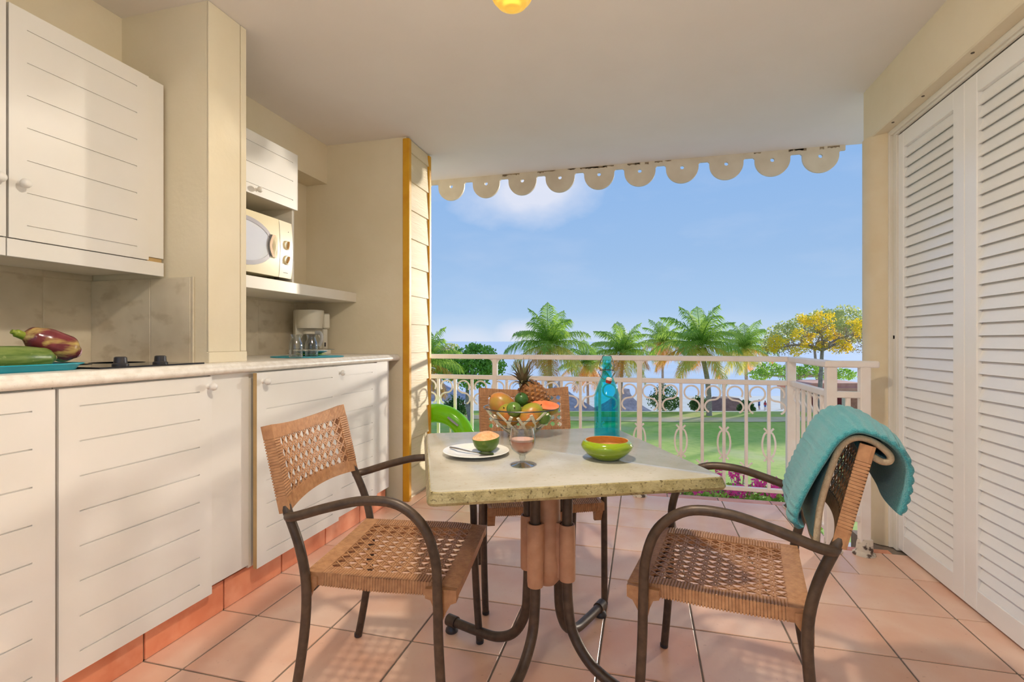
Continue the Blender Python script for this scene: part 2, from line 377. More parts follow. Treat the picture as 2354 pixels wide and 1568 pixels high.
for n in range(4):
    y1,y0=edges[n]-.0015,edges[n+1]+.0015
    d=struct(thing('door_%d'%(n+1),'white louvred folding door leaf '+['beside the round column','second from the round column','third from the round column','farthest from the round column'][n],'door',(1.30,(y0+y1)/2,.012)))
    for a,b in ((y0,y0+.078),(y1-.078,y1)): MB().box(1.288,1.322,a,b,.012,2.160,.003).build('stile',louver,d)
    MB().box(1.289,1.321,y0+.078,y1-.078,2.082,2.16,.002).build('top_rail',louver,d)
    MB().box(1.289,1.321,y0+.078,y1-.078,.012,.098,.002).build('bottom_rail',louver,d)
    if slatme is None:
        L2=(y1-y0)/2-.076
        b=MB(); b.add([(x+q*math.sin(R(17))*1 ,y,q*math.cos(R(17))) for y in (-L2,L2) for x,q in ((-.0035,-.033),(.0035,-.033),(.0035,.033),(-.0035,.033))],[(0,1,2,3),(7,6,5,4),(0,4,5,1),(1,5,6,2),(2,6,7,3),(3,7,4,0)])
        slatme=b.mesh('slat'); slatme.materials.append(louver)
    for k in range(39): inst(slatme,'slat',d,(.006,0,2.058-k*.0508-.012))
    if n==0:
        MB().box(1.284,1.289,3.03,3.05,1.085,1.135,.001).build('lock_plate',mat('black_iron',(.02,.018,.016),.5,(.03,.025,.02),20),d)
        MB().box(1.278,1.286,3.038,3.056,1.10,1.12,.001).build('bolt',MATS['black_iron'],d)
        MB().box(1.276,1.29,3.028,3.046,.33,.36,.002).build('hinge',offw,d)
# skirting tiles under the base cabinets
bl=struct(MB().box(-2.33,-1.649,.2,2.99,.001,.118).build('baseboard_left',grout),'terracotta skirting tiles under the base cabinets','skirting')
for k in range(-3,6):
    y0=1.333+.3355*k+g; y1=min(y0+.3355-2*g,2.985)
    if y1-y0>.03: MB().box(-1.65,-1.641,y0,y1,.001,.121,.0015).build('skirting_tile',skirtm,bl)
# ------------------------------------------------------------------ kitchen
def front(xf,y0,y1,z0,z1,t,gr,ga,gb,name,m,par,gd=.004,gh=.0045):
    """cabinet front facing +x with routed horizontal grooves"""
    b=MB(); ys=[y0,ga,gb,y1]; zs=[z0]
    for gz in sorted(gr): zs+=[gz-gh/2,gz+gh/2]
    zs.append(z1); nz=len(zs)
    def q(p): b.add(p,[(0,1,2,3)])
    for i in range(3):
        for j in range(nz-1):
            A,B,C,D=ys[i],ys[i+1],zs[j],zs[j+1]
            if i==1 and j%2==1:
                x2=xf-gd
                q([(x2,A,C),(x2,B,C),(x2,B,D),(x2,A,D)]); q([(xf,A,C),(xf,B,C),(x2,B,C),(x2,A,C)]); q([(x2,A,D),(x2,B,D),(xf,B,D),(xf,A,D)])
                q([(xf,A,C),(x2,A,C),(x2,A,D),(xf,A,D)]); q([(x2,B,C),(xf,B,C),(xf,B,D),(x2,B,D)])
            else: q([(xf,A,C),(xf,B,C),(xf,B,D),(xf,A,D)])
    xb=xf-t
    for i in range(3):
        for z in (z0,z1): q([(xf,ys[i],z),(xf,ys[i+1],z),(xb,ys[i+1],z),(xb,ys[i],z)])
    for j in range(nz-1):
        for y in (y0,y1): q([(xf,y,zs[j]),(xf,y,zs[j+1]),(xb,y,zs[j+1]),(xb,y,zs[j])])
    for i in range(3):
        for j in range(nz-1): q([(xb,ys[i],zs[j]),(xb,ys[i],zs[j+1]),(xb,ys[i+1],zs[j+1]),(xb,ys[i+1],zs[j])])
    return b.build(name,m,par)
MX=Matrix.Rotation(R(90),3,'Y')
knobp=[(0,.036),(.008,.0355),(.0135,.031),(.0155,.024),(.0135,.017),(.008,.013),(.0065,.009),(.0075,.003),(.011,.0)]
def knob(x,y,z,par): MB().lathe(knobp,(x,y,z),18,MX).build('knob',white,par,smooth=60)
def board(x0,x1,y0,y1,z0,z1,name,par,m=offw,c=.001): return MB().box(x0,x1,y0,y1,z0,z1,c).build(name,m,par)
G8=[.897-.1036*k for k in range(8)]
XF=-1.612
def base(name,label,y0,y1,doors):
    t=thing(name,label,'cabinet',(-1.95,(y0+y1)/2,.119))
    board(-2.328,XF-.019,y0+.001,y1-.001,.119,.958,'carcass',t)
    for d in doors:
        p=XF+d.get('proud',0)
        o=front(p,d['y0'],d['y1'],d.get('z0',.122),.953,.018,G8,d['y0']+d.get('ma',.055),d['y1']-.055,'door',white,t)
        if 'edge' in d: board(p-.0185,p-.0008,d['y0']-.0012,d['y0']+.0003,d.get('z0',.122),.953,'edge_band',t,edgeb,0)
        if d.get('k'): knob(p,d['k'][0],d['k'][1],o)
    return t
base('base_cabinet','white base cabinet with grooved front under the hob tray, beside the wide grooved door',.50,1.052,[dict(y0=.504,y1=1.047)])
base('base_cabinet','white base cabinet with one wide grooved door and a round knob, below the hob',1.0525,1.584,[dict(y0=1.056,y1=1.581,k=(1.565,.915),z0=.112)])
fp=board(-2.32,XF-.012,1.585,1.782,.135,.958,'filler_panel',None,white); tag(fp,'plain white filler panel between the hob cabinet and the double-door cabinet','panel')
base('base_cabinet','white double-door base cabinet with grooved fronts beside the end wall',1.784,2.832,[dict(y0=1.79,y1=2.383,k=(1.825,.915),proud=.022,edge=1,z0=.118),dict(y0=2.3865,y1=2.828,k=(2.42,.915))])
fp=board(-2.32,XF-.004,2.834,2.985,.128,.958,'filler_panel',None,white); tag(fp,'narrow plain white filler panel next to the end wall','panel')
# worktop with a moulded nose
nose=[(-2.335,.958),(-1.63,.958)]+[(-1.610+.016*math.cos(R(a)),.9745+.016*math.sin(R(a))) for a in (-90,-60,-30,0,25,50)]+[(-1.606,.9895)]+[(-1.620+.014*math.cos(R(a)),.986+.014*math.sin(R(a))) for a in (20,45,70,90)]+[(-2.335,1.0)]
wt=MB().prism(nose,.2,3.108,'y').build('worktop',counterm,smooth=35); tag(wt,'long beige speckled kitchen worktop with a rounded moulded edge','worktop')
# upper cabinets left bay
XU=-1.92; G7=[2.091-.105*k for k in range(7)]
def upper(label,y0,y1,d0,d1,ky):
    t=thing('wall_cabinet',label,'cabinet',(-2.12,(y0+y1)/2,1.357))
    board(-2.326,XU-.019,y0+.001,y1-.001,1.375,2.153,'carcass',t)
    o=front(XU,d0,d1,1.416,2.153,.018,G7,d0+.048,d1-.048,'door',white,t); knob(XU,ky,1.592,o)
    board(XU-.02,XU-.004,y0+.001,y1-.001,1.357,1.413,'light_rail',t,white)
    return t
upper('white wall cabinet with a knob at its far edge, left of the wide grooved one',.60,1.115,.603,1.112,1.085)
t=upper('white wall cabinet with a wide grooved door above the backsplash by the pillar',1.116,1.648,1.119,1.578,1.15)
board(XU-.018,XU-.006,1.580,1.648,1.43,2.153,'filler_strip',t,white); board(XU-.03,XU-.012,1.58,1.644,1.412,1.43,'raw_edge',t,edgeb)
# microwave bay
t=thing('wall_cabinet','white flap-door cabinet above the microwave oven','cabinet',(-2.12,2.18,1.845))
board(-2.327,-1.955,1.862,2.485,1.87,2.155,'carcass',t)
o=front(-1.932,1.862,2.492,1.845,2.165,.018,[2.109,2.002,1.895],1.90,2.452,'door',white,t); knob(-1.932,2.17,1.872,o)
board(-2.327,-1.952,2.468,2.486,1.4255,1.87,'side_panel',t,offw)
board(-2.327,-1.955,1.862,2.468,1.852,1.87,'bottom_panel',t,offw)
sh=MB().box(-2.327,-1.932,1.858,3.108,1.361,1.4245,.002).build('wall_shelf',offw); tag(sh,'thick cream shelf carrying the microwave oven','shelf')
# microwave
cream=mat('cream_plastic',s2l(236,224,186),.35,s2l(232,218,178),4)
glassg=mat('oven_window',s2l(236,236,240),.06,s2l(228,228,234),3,spec=1.0,coat=1)
creamd=mat('cream_plastic_dark',s2l(196,150,92),.4,s2l(180,130,70),6)
mw=thing('microwave_oven','cream microwave oven with an oval door window on the shelf','microwave',(-2.14,2.16,1.4245))
x1=-1.935; y0,y1=1.885,2.462; z0,z1=1.445,1.762
MB().box(-2.32,x1-.02,y0+.01,y1-.008,z0+.005,z1,.008).build('body',cream,mw)
def face(yy,zz):  # slightly bowed front
    u=(yy-(y0+y1)/2)/((y1-y0)/2); w=(zz-(z0+z1)/2)/((z1-z0)/2); return x1-.010*w*w-.006*u*u
yd=2.352
MB().grid(lambda u,v:(face(y0+(yd-y0)*u,z0+(z1-z0)*v),y0+(yd-y0)*u,z0+(z1-z0)*v),16,12).grid(lambda u,v:(x1-.024,y0+(yd-y0)*u,z0+(z1-z0)*v),4,4).build('door',cream,mw,smooth=60)
dr=mw.children[-1]
MB().grid(lambda u,v:(face(yd+.003+(y1-yd-.003)*u,z0+(z1-z0)*v),yd+.003+(y1-yd-.003)*u,z0+(z1-z0)*v),6,12).grid(lambda u,v:(x1-.024,yd+(y1-yd)*u,z0+(z1-z0)*v),2,2).build('control_panel',mat('cream_plastic_light',s2l(242,230,202),.35),mw,smooth=60)
cp=mw.children[-1]
def ell(cy,cz,a,b,dx,n=40,rim=0):
    p=[]
    for k in range(n):
        an=2*math.pi*k/n; p.append((cy+a*math.cos(an),cz+b*math.sin(an)))
    B=MB(); vs=[(face(y,z)+dx,y,z) for y,z in p]
    if rim:
        q=[(cy+(a-rim)*math.cos(2*math.pi*k/n),cz+(b-rim)*math.sin(2*math.pi*k/n)) for k in range(n)]
        vs+=[(face(y,z)+dx,y,z) for y,z in q]; vs+=[(face(y,z)-.003,y,z) for y,z in p]
        fs=[(k,(k+1)%n,n+(k+1)%n,n+k) for k in range(n)]+[((k+1)%n,k,2*n+k,2*n+(k+1)%n) for k in range(n)]
    else:
        vs+=[(face(cy,cz)+dx,cy,cz)]; fs=[(k,(k+1)%n,n) for k in range(n)]
    return B.add(vs,fs)
cy,cz=2.095,1.603
ell(cy,cz,.208,.125,.004,rim=.022).build('window_rim',mat('grey_rim',s2l(176,172,180),.4,s2l(168,164,172),5),dr,smooth=60)
ell(cy,cz,.19,.108,.002).build('window',glassg,dr,smooth=60)
MB().grid(lambda u,v:(face(2.29,cz)+.006+.008*math.sin(math.pi*u)*math.sin(math.pi*v),2.268+.055*v+.02*math.cos((u-.5)*math.pi)*(1-v)-.0,cz-.062+.124*u),12,6).build('handle_cup',cream,dr,smooth=80)
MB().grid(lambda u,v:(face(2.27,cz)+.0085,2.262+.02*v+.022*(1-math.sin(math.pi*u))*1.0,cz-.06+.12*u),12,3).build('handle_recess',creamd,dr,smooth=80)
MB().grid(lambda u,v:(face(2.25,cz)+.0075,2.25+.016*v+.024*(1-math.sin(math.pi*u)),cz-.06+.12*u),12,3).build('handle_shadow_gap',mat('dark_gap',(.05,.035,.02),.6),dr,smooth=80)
for z,a in ((1.628,80),(1.545,65)):
    b=MB().lathe([(.026,0),(.026,.006),(.023,.009),(0,.009)],(face(2.408,z),2.408,z),24,MX); k=b.build('dial',cream,cp,smooth=40)
    dy,dz=math.cos(R(a))*.02,math.sin(R(a))*.02
    MB().tube([(face(2.408,z)+.011,2.408-dy,z-dz),(face(2.408,z)+.014,2.408,z),(face(2.408,z)+.011,2.408+dy,z+dz)],.006,8).build('pointer',creamd,k,smooth=60)
MB().box(face(2.405,1.474),face(2.405,1.474)+.001,2.388,2.424,1.472,1.475).build('maker_mark',mat('grey_print',(.12,.11,.10),.5),cp)
MB().box(face(2.42,1.70),face(2.42,1.70)+.001,2.424,2.428,1.705,1.709).build('print_dot',MATS['grey_print'],cp)
for y in (y0+.05,y1-.06): MB().lathe([(.014,1.4245),(.012,1.452)],(-2.0,y,0),12).build('foot',MATS['dark_gap'],mw)
for y in (y0+.05,y1-.06): MB().lathe([(.014,1.4245),(.012,1.452)],(-2.26,y,0),12).build('foot',MATS['dark_gap'],mw)
# crumpled cloth on the microwave
random.seed(3)
def cl(u,v):
    a=2*math.pi*u; r=.08*v*(1+.15*math.sin(3*a)); return (-2.03+r*.9*math.cos(a),1.95+r*1.4*math.sin(a),1.7625+.034*(1-v**2.5)*(1+.25*math.sin(5*a+6*v)))
tag(MB().grid(cl,28,8,cu=True).grid(lambda u,v:(-2.03+.08*v*.9*math.cos(2*math.pi*u)*(1+.15*math.sin(6*math.pi*u)),1.95+.112*v*math.sin(2*math.pi*u)*(1+.15*math.sin(6*math.pi*u)),1.7622),28,2,cu=True).build('folded_cloth',mat('grey_cloth',s2l(190,178,166),.9,s2l(160,148,138),90,bump=.6,bscale=160),smooth=70),'small crumpled grey cloth lying on top of the microwave oven','cloth')
# hob
blackg=mat('black_glass',(.014,.013,.013),.07,(.02,.018,.017),5,spec=.5)
blackp=mat('black_plastic',(.03,.028,.03),.35,(.045,.04,.045),12)
hb=thing('cooktop','black glass cooktop with two round black dials set in the worktop','cooktop',(-1.86,1.26,1.0))
MB().box(-2.13,-1.665,1.205,1.60,1.0,1.006,.002).build('glass_plate',blackg,hb)
for y in (1.305,1.45):
    MB().lathe([(.024,1.006),(.024,1.012),(.0195,1.016),(.018,1.034),(.014,1.037),(0,1.037)],(-1.71,y,0),24).build('dial',blackp,hb,smooth=40)
for x,y in ((-1.98,1.30),(-1.98,1.50)):
    MB().lathe([(.088,1.006),(.088,1.0068),(.084,1.0068),(.084,1.006)],(x,y,0),40).build('burner_ring',mat('burner_grey',(.06,.06,.06),.4),hb)
# vegetable tray
teal=mat('teal_plastic',s2l(30,160,178),.3,s2l(26,148,168),6)
def tray(name,label,cx,cy,a,b,z,rz,h=.02):
    M=Matrix.Rotation(rz,3,'Z'); B=MB()
    def rr(s,d):
        out=[]
        for qx,qy,a0 in ((1,1,0),(-1,1,90),(-1,-1,180),(1,-1,270)):
            for k in range(6):
                an=R(a0+k*18); r=.035
                out.append(Vector((qx*(a-r)+ (r+d)*math.cos(an)*1,qy*(b-r)+(r+d)*math.sin(an),0)))
        return out
    L=[(0,0),(.0,.0),(.012,h),(.022,h+.001),(.022,h-.002),(.014,h-.003),(.004,-.0)]
    lv=[]
    for d,zz in ((-.012,.004),(.0,.006),(.012,h),(.024,h+.002),(.024,h-.001),(.013,h-.004),(.001,0),(-.012,0)):
        lv.append([M@p+Vector((cx,cy,z+zz)) for p in rr(1,d)])
    n=len(lv[0]); vs=[p for l in lv for p in l]; fs=[]
    for i in range(len(lv)-1):
        for k in range(n): fs.append((i*n+k,i*n+(k+1)%n,(i+1)*n+(k+1)%n,(i+1)*n+k))
    fs+=[tuple(range(n)),tuple((len(lv)-1)*n+k for k in range(n-1,-1,-1))]
    return tag(B.add(vs,fs).build(name,teal,smooth=50),label,'tray')
tray('serving_tray','teal rectangular plastic tray holding vegetables beside the cooktop',-1.835,1.012,.13,.165,1.0003,R(3))
def veg(pts,rad,name,m,label,cat,n=18,k=6):
    P=spline(pts,k); rr=[]
    seg=len(rad)-1
    for i in range(len(P)):
        t=i/(len(P)-1)*seg; j=min(int(t),seg-1); f=t-j; f=f*f*(3-2*f); rr.append(rad[j]*(1-f)+rad[j+1]*f)
    th=thing(name,label,cat,tuple(Vector(pts[0])-Vector((0,0,rad[1]))))
    MB().tube(P,rr,n).build('skin',m,th,smooth=80); return th
cuc=mat('zucchini_skin',s2l(86,112,44),.3,s2l(120,138,70),12,.4,.62,stretch=(9,1,9)); layer(cuc,s2l(150,160,96),70,.62,.7,.6)
cuc2=mat('pale_green_skin',s2l(150,164,60),.35,s2l(120,140,44),14,stretch=(6,1,6))
egg=mat('striped_eggplant_skin',s2l(112,44,50),.22,s2l(196,172,96),9,.47,.58,stretch=(2.2,.55,2.2),spec=.6); layer(egg,s2l(150,70,78),16,.5,.65,.5)
z=1.0062
t=veg([(-1.745,0.842,z+.034),(-1.748,0.942,z+.036),(-1.752,1.042,z+.034),(-1.757,1.107,z+.033),(-1.759,1.137,z+.032)],[.024,.034,.036,.031,.012],'zucchini',cuc,'dark green zucchini lying at the front of the teal tray','zucchini')
MB().lathe([(.009,0),(.008,.006),(.004,.008)],(-1.7595,1.137,z+.032),12,Matrix.Rotation(R(-90),3,'X')).build('blossom_end',mat('pale_scar',s2l(214,206,160),.7,s2l(150,120,80),60),t,smooth=40)
veg([(-1.90,0.922,z+.03),(-1.895,1.022,z+.034),(-1.885,1.122,z+.03),(-1.87,1.192,z+.026)],[.012,.032,.03,.01],'gourd',cuc2,'pale green gourd lying behind the dark green zucchini on the teal tray','gourd')
t=veg([(-1.80,1.082,z+.098),(-1.797,1.107,z+.094),(-1.79,1.142,z+.08),(-1.782,1.187,z+.058),(-1.778,1.217,z+.046)],[.010,.034,.043,.044,.02],'eggplant',egg,'purple eggplant with yellow streaks propped on the vegetables of the teal tray','eggplant')
MB().tube(spline([(-1.80,1.087,z+.098),(-1.802,1.067,z+.108),(-1.803,1.057,z+.112)],4),[.012]*5+[.007]*4,10).build('stalk',cuc2,t,smooth=60)
MB().ball((-1.7775,1.213,z+.047),.02,.013,.02,14,8,Matrix.Rotation(R(-22),3,'X')).build('pale_tip',mat('pale_tip',s2l(214,170,180),.25,s2l(232,206,208),20),t,smooth=80)
# coffee maker
cmw=mat('coffee_maker_white',s2l(226,220,204),.35,s2l(220,213,196),5)
clear=thinglass('clear_glass',(.87,.885,.875))
ccx,ccy=-2.15,2.905
cm=thing('coffee_maker','white drip coffee maker behind the carafes on the worktop','coffee maker',(ccx,ccy,1.0))
cm.rotation_euler=(0,0,R(-38))     # faces towards the room (+x local)
def lb(x0,x1,y0,y1,z0,z1,name,c=.006,m=cmw,par=cm): return MB().box(x0,x1,y0,y1,z0,z1,c).build(name,m,par,world=False)
lb(-.10,.10,-.092,.105,0,.035,'base',.008)
lb(-.10,-.035,-.088,.10,.035,.30,'tank')
def head(u,v):
    a=-math.pi/2+math.pi*u; s=1.0+.10*v; return (-.035+.115*s*math.cos(a)*.98,.0+.082*s*math.sin(a),.175+.12*v)
B=MB().grid(head,20,5); B.add([head(i/20,1) for i in range(21)],[tuple(range(21))]); B.add([head(i/20,0) for i in range(21)],[tuple(range(20,-1,-1))])
B.build('filter_head',cmw,cm,smooth=40,world=False)
MB().box(-.09,-.02,.083,.118,.035,.175,.006).build('side_column',cmw,cm,world=False); MB().box(-.10,.0,.083,.128,.175,.278,.008).build('water_tower',cmw,cm,world=False)
lb(-.005,-.001,.09,.1,.052,.08,'switch',.001,blackp)
MB().lathe([(.0,.036),(.05,.037),(.064,.06),(.062,.10),(.046,.135),(.044,.14),(.0425,.14),(.0445,.134),(.0605,.10),(.0625,.06),(.049,.0385),(0,.0375)],(.03,-.01,0),28).build('glass_jug',clear,cm,smooth=50,world=False)
MB().lathe([(.046,.136),(.048,.15),(.03,.158),(0,.158)],(.03,-.01,0),28).build('jug_lid',cmw,cm,smooth=40,world=False)
MB().tube(spline([(.075,.012,.145),(.115,.03,.14),(.125,.034,.10),(.10,.024,.06)],6),.009,10,flat=1.5).build('jug_handle',mat('smoky_plastic',s2l(190,192,194),.25),cm,smooth=60,world=False)
# round placemat with carafes and plates
pcx,pcy=-1.81,2.42
pm=MB().lathe([(0,1.0),(.188,1.0),(.192,1.003),(.188,1.006),(0,1.006)],(pcx,pcy,0),48).build('placemat',mat('turquoise_mat',s2l(70,172,190),.5,s2l(60,160,180),30),smooth=40); tag(pm,'round turquoise placemat on the worktop in front of the coffee maker','placemat')
prof=[(.0,1.0105),(.030,1.0105),(.0335,1.014),(.0335,1.07),(.030,1.088),(.0225,1.105),(.0225,1.115),(.027,1.128),(.0255,1.128),(.021,1.115),(.021,1.104),(.0285,1.087),(.0315,1.07),(.0315,1.016),(0,1.0145)]
prof=[(r,z-.0042) for r,z in prof]
thick=[(r,z) for r,z in prof]
for (x,y),lab in zip(((-1.72,2.205),(-1.72,2.33)),('clear glass carafe on the turquoise placemat, the one away from the plates','clear glass carafe on the turquoise placemat, the one beside the stacked plates')):
    tag(MB().lathe(thick,(x,y,0),28).build('glass_carafe',clear,smooth=50),lab,'carafe','glass carafes on the turquoise placemat')
def plate(cx,cy,z,r,name,m,label,h=.016,group=None):
    o=MB().lathe([(0,z),(r*.55,z),(r*.62,z+.003),(r,z+h),(r,z+h+.003),(r*.62,z+.007),(0,z+.004)],(cx,cy,0),40).build(name,m,smooth=40); return tag(o,label,'plate',group)
lime=mat('lime_ceramic',s2l(130,170,20),.2,s2l(120,160,16),6)
tealc=mat('teal_ceramic',s2l(56,140,160),.25,s2l(50,130,150),6)
plate(-1.84,2.48,1.0065,.085,'plate',lime,'lime green plate at the bottom of the stack on the turquoise placemat',.008)
plate(-1.84,2.49,1.0145,.085,'plate',tealc,'teal plate in the middle of the stack on the turquoise placemat',.014)
whc=mat('white_ceramic',s2l(240,238,232),.18,s2l(236,233,226),5)
plate(-1.84,2.49,1.0235,.09,'plate',whc,'white plate on top of the stack on the turquoise placemat',.012)
steel=mat('polished_steel',s2l(200,196,190),.2,metal=1,col2=s2l(190,186,180),nscale=20)
for dx,a,lab in ((0,62,'steel fork laid across the stacked plates'),(.03,70,'steel knife laid across the stacked plates')):
    c=Vector((-1.83+dx,2.51,1.0405)); d=Vector((math.cos(R(a)),math.sin(R(a)),0))*.095
    tag(MB().tube([c-d,c-d*.3,c+d*.4,c+d],[.005,.0035,.004,.007],8,flat=.4).build('fork' if dx==0 else 'table_knife',steel,smooth=60),lab,'cutlery')
# ------------------------------------------------------------------ chairs
def ribbed(S,nrm,U0,U1,V0,V1,bw,th,pit,name,par,rim=.0):
    """rattan panel: wrapped border of single ribs, core, and woven cane centre. S(u,v)->point"""
    def P(u,v,w): return S(u,v)+nrm(u,v)*w
    B=MB()
    def rib(ua,ub,va,vb):
        # hexahedron with slightly narrowed top and bottom
        du=(ub-ua)*.10; dv=(vb-va)*.10
        vert=abs(ub-ua)<abs(vb-va)
        a=(du,0) if vert else (0,dv)
        L=[]
        for w,k in ((-th,1),(-th*.8,0),(-.0012,0),(.0006,1)):
            for (x,y,sx,sy) in ((ua,va,1,1),(ub,va,-1,1),(ub,vb,-1,-1),(ua,vb,1,-1)): L.append(P(x+a[0]*k*sx*2.2,y+a[1]*k*sy*2.2,w))
        F=[(3,2,1,0),(12,13,14,15)]
        for l in range(3):
            for k in range(4): F.append((l*4+k,l*4+(k+1)%4,l*4+4+(k+1)%4,l*4+4+k))
        B.add(L,F)
    w=.0078
    nu=int((U1-U0)/w); 
    for i in range(nu):
        a=U0+(U1-U0)*i/nu; b=U0+(U1-U0)*(i+.9)/nu
        rib(a,b,V0,V0+bw); rib(a,b,V1-bw,V1)
    nv=int((V1-V0-2*bw)/w)
    for i in range(nv):
        a=V0+bw+(V1-V0-2*bw)*i/nv; b=V0+bw+(V1-V0-2*bw)*(i+.9)/nv
        rib(U0,U0+bw,a,b); rib(U1-bw,U1,a,b)
    bo=B.build(name+'_border',rattan,par,world=False,weld=False)
    C=MB(); e=.0022
    for (a,b,c,d) in ((U0+e,U1-e,V0+e,V0+bw-e),(U0+e,U1-e,V1-bw+e,V1-e),(U0+e,U0+bw-e,V0+bw-e,V1-bw+e),(U1-bw+e,U1-e,V0+bw-e,V1-bw+e)):
        for q in (-.003,-th+.002): C.grid(lambda u,v:P(a+(b-a)*u,c+(d-c)*v,q),10,8)
        for k in range(2):
            C.grid(lambda u,v:P(a+(b-a)*u,(c,d)[k],-th+.002+(th-.005)*v),10,1); C.grid(lambda u,v:P((a,b)[k],c+(d-c)*u,-th+.002+(th-.005)*v),8,1)
    C.build(name+'_core',rattand,par,world=False)
    W=MB(); iu0,iu1,iv0,iv1=U0+bw-.004,U1-bw+.004,V0+bw-.004,V1-bw+.004
    nu=max(1,round((iu1-iu0)/pit)); nv=max(1,round((iv1-iv0)/pit)); pu=(iu1-iu0)/nu; pv=(iv1-iv0)/nv
    def strand(p0,p1,wd,w0,n):
        d=(Vector(p1)-Vector(p0)); d2=Vector((-d.y,d.x)).normalized()*wd/2; vs=[]
        for i in range(n+1):
            c=Vector(p0)+d*(i/n); wv=w0+.0009*math.sin(i*math.pi)
            for s in (-1,1):
                q=c+d2*s; vs.append(P(q.x,q.y,wv)); vs.append(P(q.x,q.y,wv-.0022))
        fs=[]
        for i in range(n):
            a=i*4; fs+=[(a,a+2,a+6,a+4),(a+1,a+5,a+7,a+3),(a,a+4,a+5,a+1),(a+2,a+3,a+7,a+6)]
        W.add(vs,fs)
    wd=.0046
    for i in range(nu+1):
        for s in (-1,1):
            u=iu0+pu*i+s*.0034
            if iu0<u<iu1: strand((u,iv0),(u,iv1),wd,-.0045,12)
    for j in range(nv+1):
        for s in (-1,1):
            v=iv0+pv*j+s*.0034
            if iv0<v<iv1: strand((iu0,v),(iu1,v),wd,-.0030,12)
    for k in range(-nv,nu+nv+1):
        for sg in (1,-1):
            # line u/pu = k+.5 + sg*t, v/pv=t ; clip to 0..nu
            t0,t1=0,nv
            c=k+.5
            lo,hi=(0-c)/sg,(nu-c)/sg
            if lo>hi: lo,hi=hi,lo
            t0=max(t0,lo); t1=min(t1,hi)
            if t1-t0>.3: strand((iu0+pu*(c+sg*t0),iv0+pv*t0),(iu0+pu*(c+sg*t1),iv0+pv*t1),wd*.95,-.0012 if sg>0 else -.0022,max(2,int((t1-t0)*1.3)))
    W.build(name+'_cane',rattan,par,world=False,weld=False)
def numn(S):
    def n(u,v):
        e=.002; a=S(u+e,v)-S(u-e,v); b=S(u,v+e)-S(u,v-e); return a.cross(b).normalized()
    return n
TR=.0132
def make_chair():
    t=thing('armchair','x','chair')
    # seat
    def S(u,v):      # u -.22...22, v -.18...25
        k=1-.06*max(0,(.05-v)/.25)
        dip=.010*(1-(u/.22)**2)*(1-((v-.03)/.24)**2)
        return Vector((u*k,v,.442-dip-.012*max(0,(v-.12)/.13)**2+.004*max(0,-v/.18)))
    ribbed(S,numn(S),-.222,.222,-.185,.252,.048,.036,.0345,'seat',t)
    # back panel, leaning and bowed; u lateral, v height along the panel
    def Bk(u,v):
        y=-.222-.055*(v/.25)-.028*(1-(u/.23)**2); sag=-.016*(1-(u/.23)**2)*(v/.25)+.014*(1-(u/.23)**2)*(1-v/.25)
        return Vector((-u,y,.616+.242*(v/.25)+sag))
    ribbed(Bk,numn(Bk),-.226,.226,0,.25,.040,.030,.0345,'backrest',t)
    for s in (-1,1):
        MB().tube(spline([(s*.236,-.228,.0),(s*.231,-.200,.14),(s*.228,-.178,.30),(s*.226,-.176,.42),(s*.224,-.196,.52),(s*.220,-.232,.61),(s*.212,-.246,.64)],5),TR,12).build('rear_leg',metalb,t,smooth=60,world=False)
        MB().tube(spline([(s*.246,.226,.0),(s*.250,.214,.15),(s*.252,.206,.30),(s*.252,.203,.42),(s*.252,.197,.515),(s*.251,.165,.600),(s*.250,.095,.655),(s*.249,.0,.662),(s*.247,-.10,.640),(s*.242,-.19,.612),(s*.232,-.222,.604),(s*.214,-.232,.604)],6),TR,12).build('arm_leg',metalb,t,smooth=60,world=False)
        for (x,y) in ((s*.236,-.228),(s*.246,.226)): MB().lathe([(.0105,-.0005),(.0142,.003),(.0142,.012)],(x,y,0),12).build('foot_cap',blackp,t,world=False)
        MB().prism([(.165,.43),(.25,.43),(.25,.398),(.235,.392),(.222,.37),(.212,.345),(.198,.345),(.192,.372),(.18,.40),(.165,.405)],s*.208,s*.238,'x').build('seat_bracket',rattan,t,world=False)
        MB().prism([(-.19,.435),(-.15,.435),(-.15,.41),(-.168,.385),(-.178,.36),(-.19,.36)],s*.20,s*.216,'x').build('seat_bracket',rattan,t,world=False)
    MB().tube([(-.215,.195,.395),(.215,.195,.395)],.009,8).build('cross_bar',metalb,t,smooth=60,world=False)
    MB().tube([(-.21,-.165,.40),(.21,-.165,.40)],.009,8).build('cross_bar',metalb,t,smooth=60,world=False)
    return t
c0=make_chair()
for i,(x,y,a,lab) in enumerate(((-.7565,1.4426,8,'brown woven rattan armchair with dark metal arms beside the kitchen cabinets'),(.25,1.577,169,'brown woven rattan armchair with a teal towel over its back, beside the louvred doors'),(-.4665,2.2096,-67,'brown woven rattan armchair pushed to the table on the railing side, behind the fruit bowl'))):
    o=c0 if i==0 else copy_tree(c0)
    o.location=(x,y,0); o.rotation_euler=(0,0,R(a-90)); o['label']=lab; o['group']='rattan armchairs around the table'
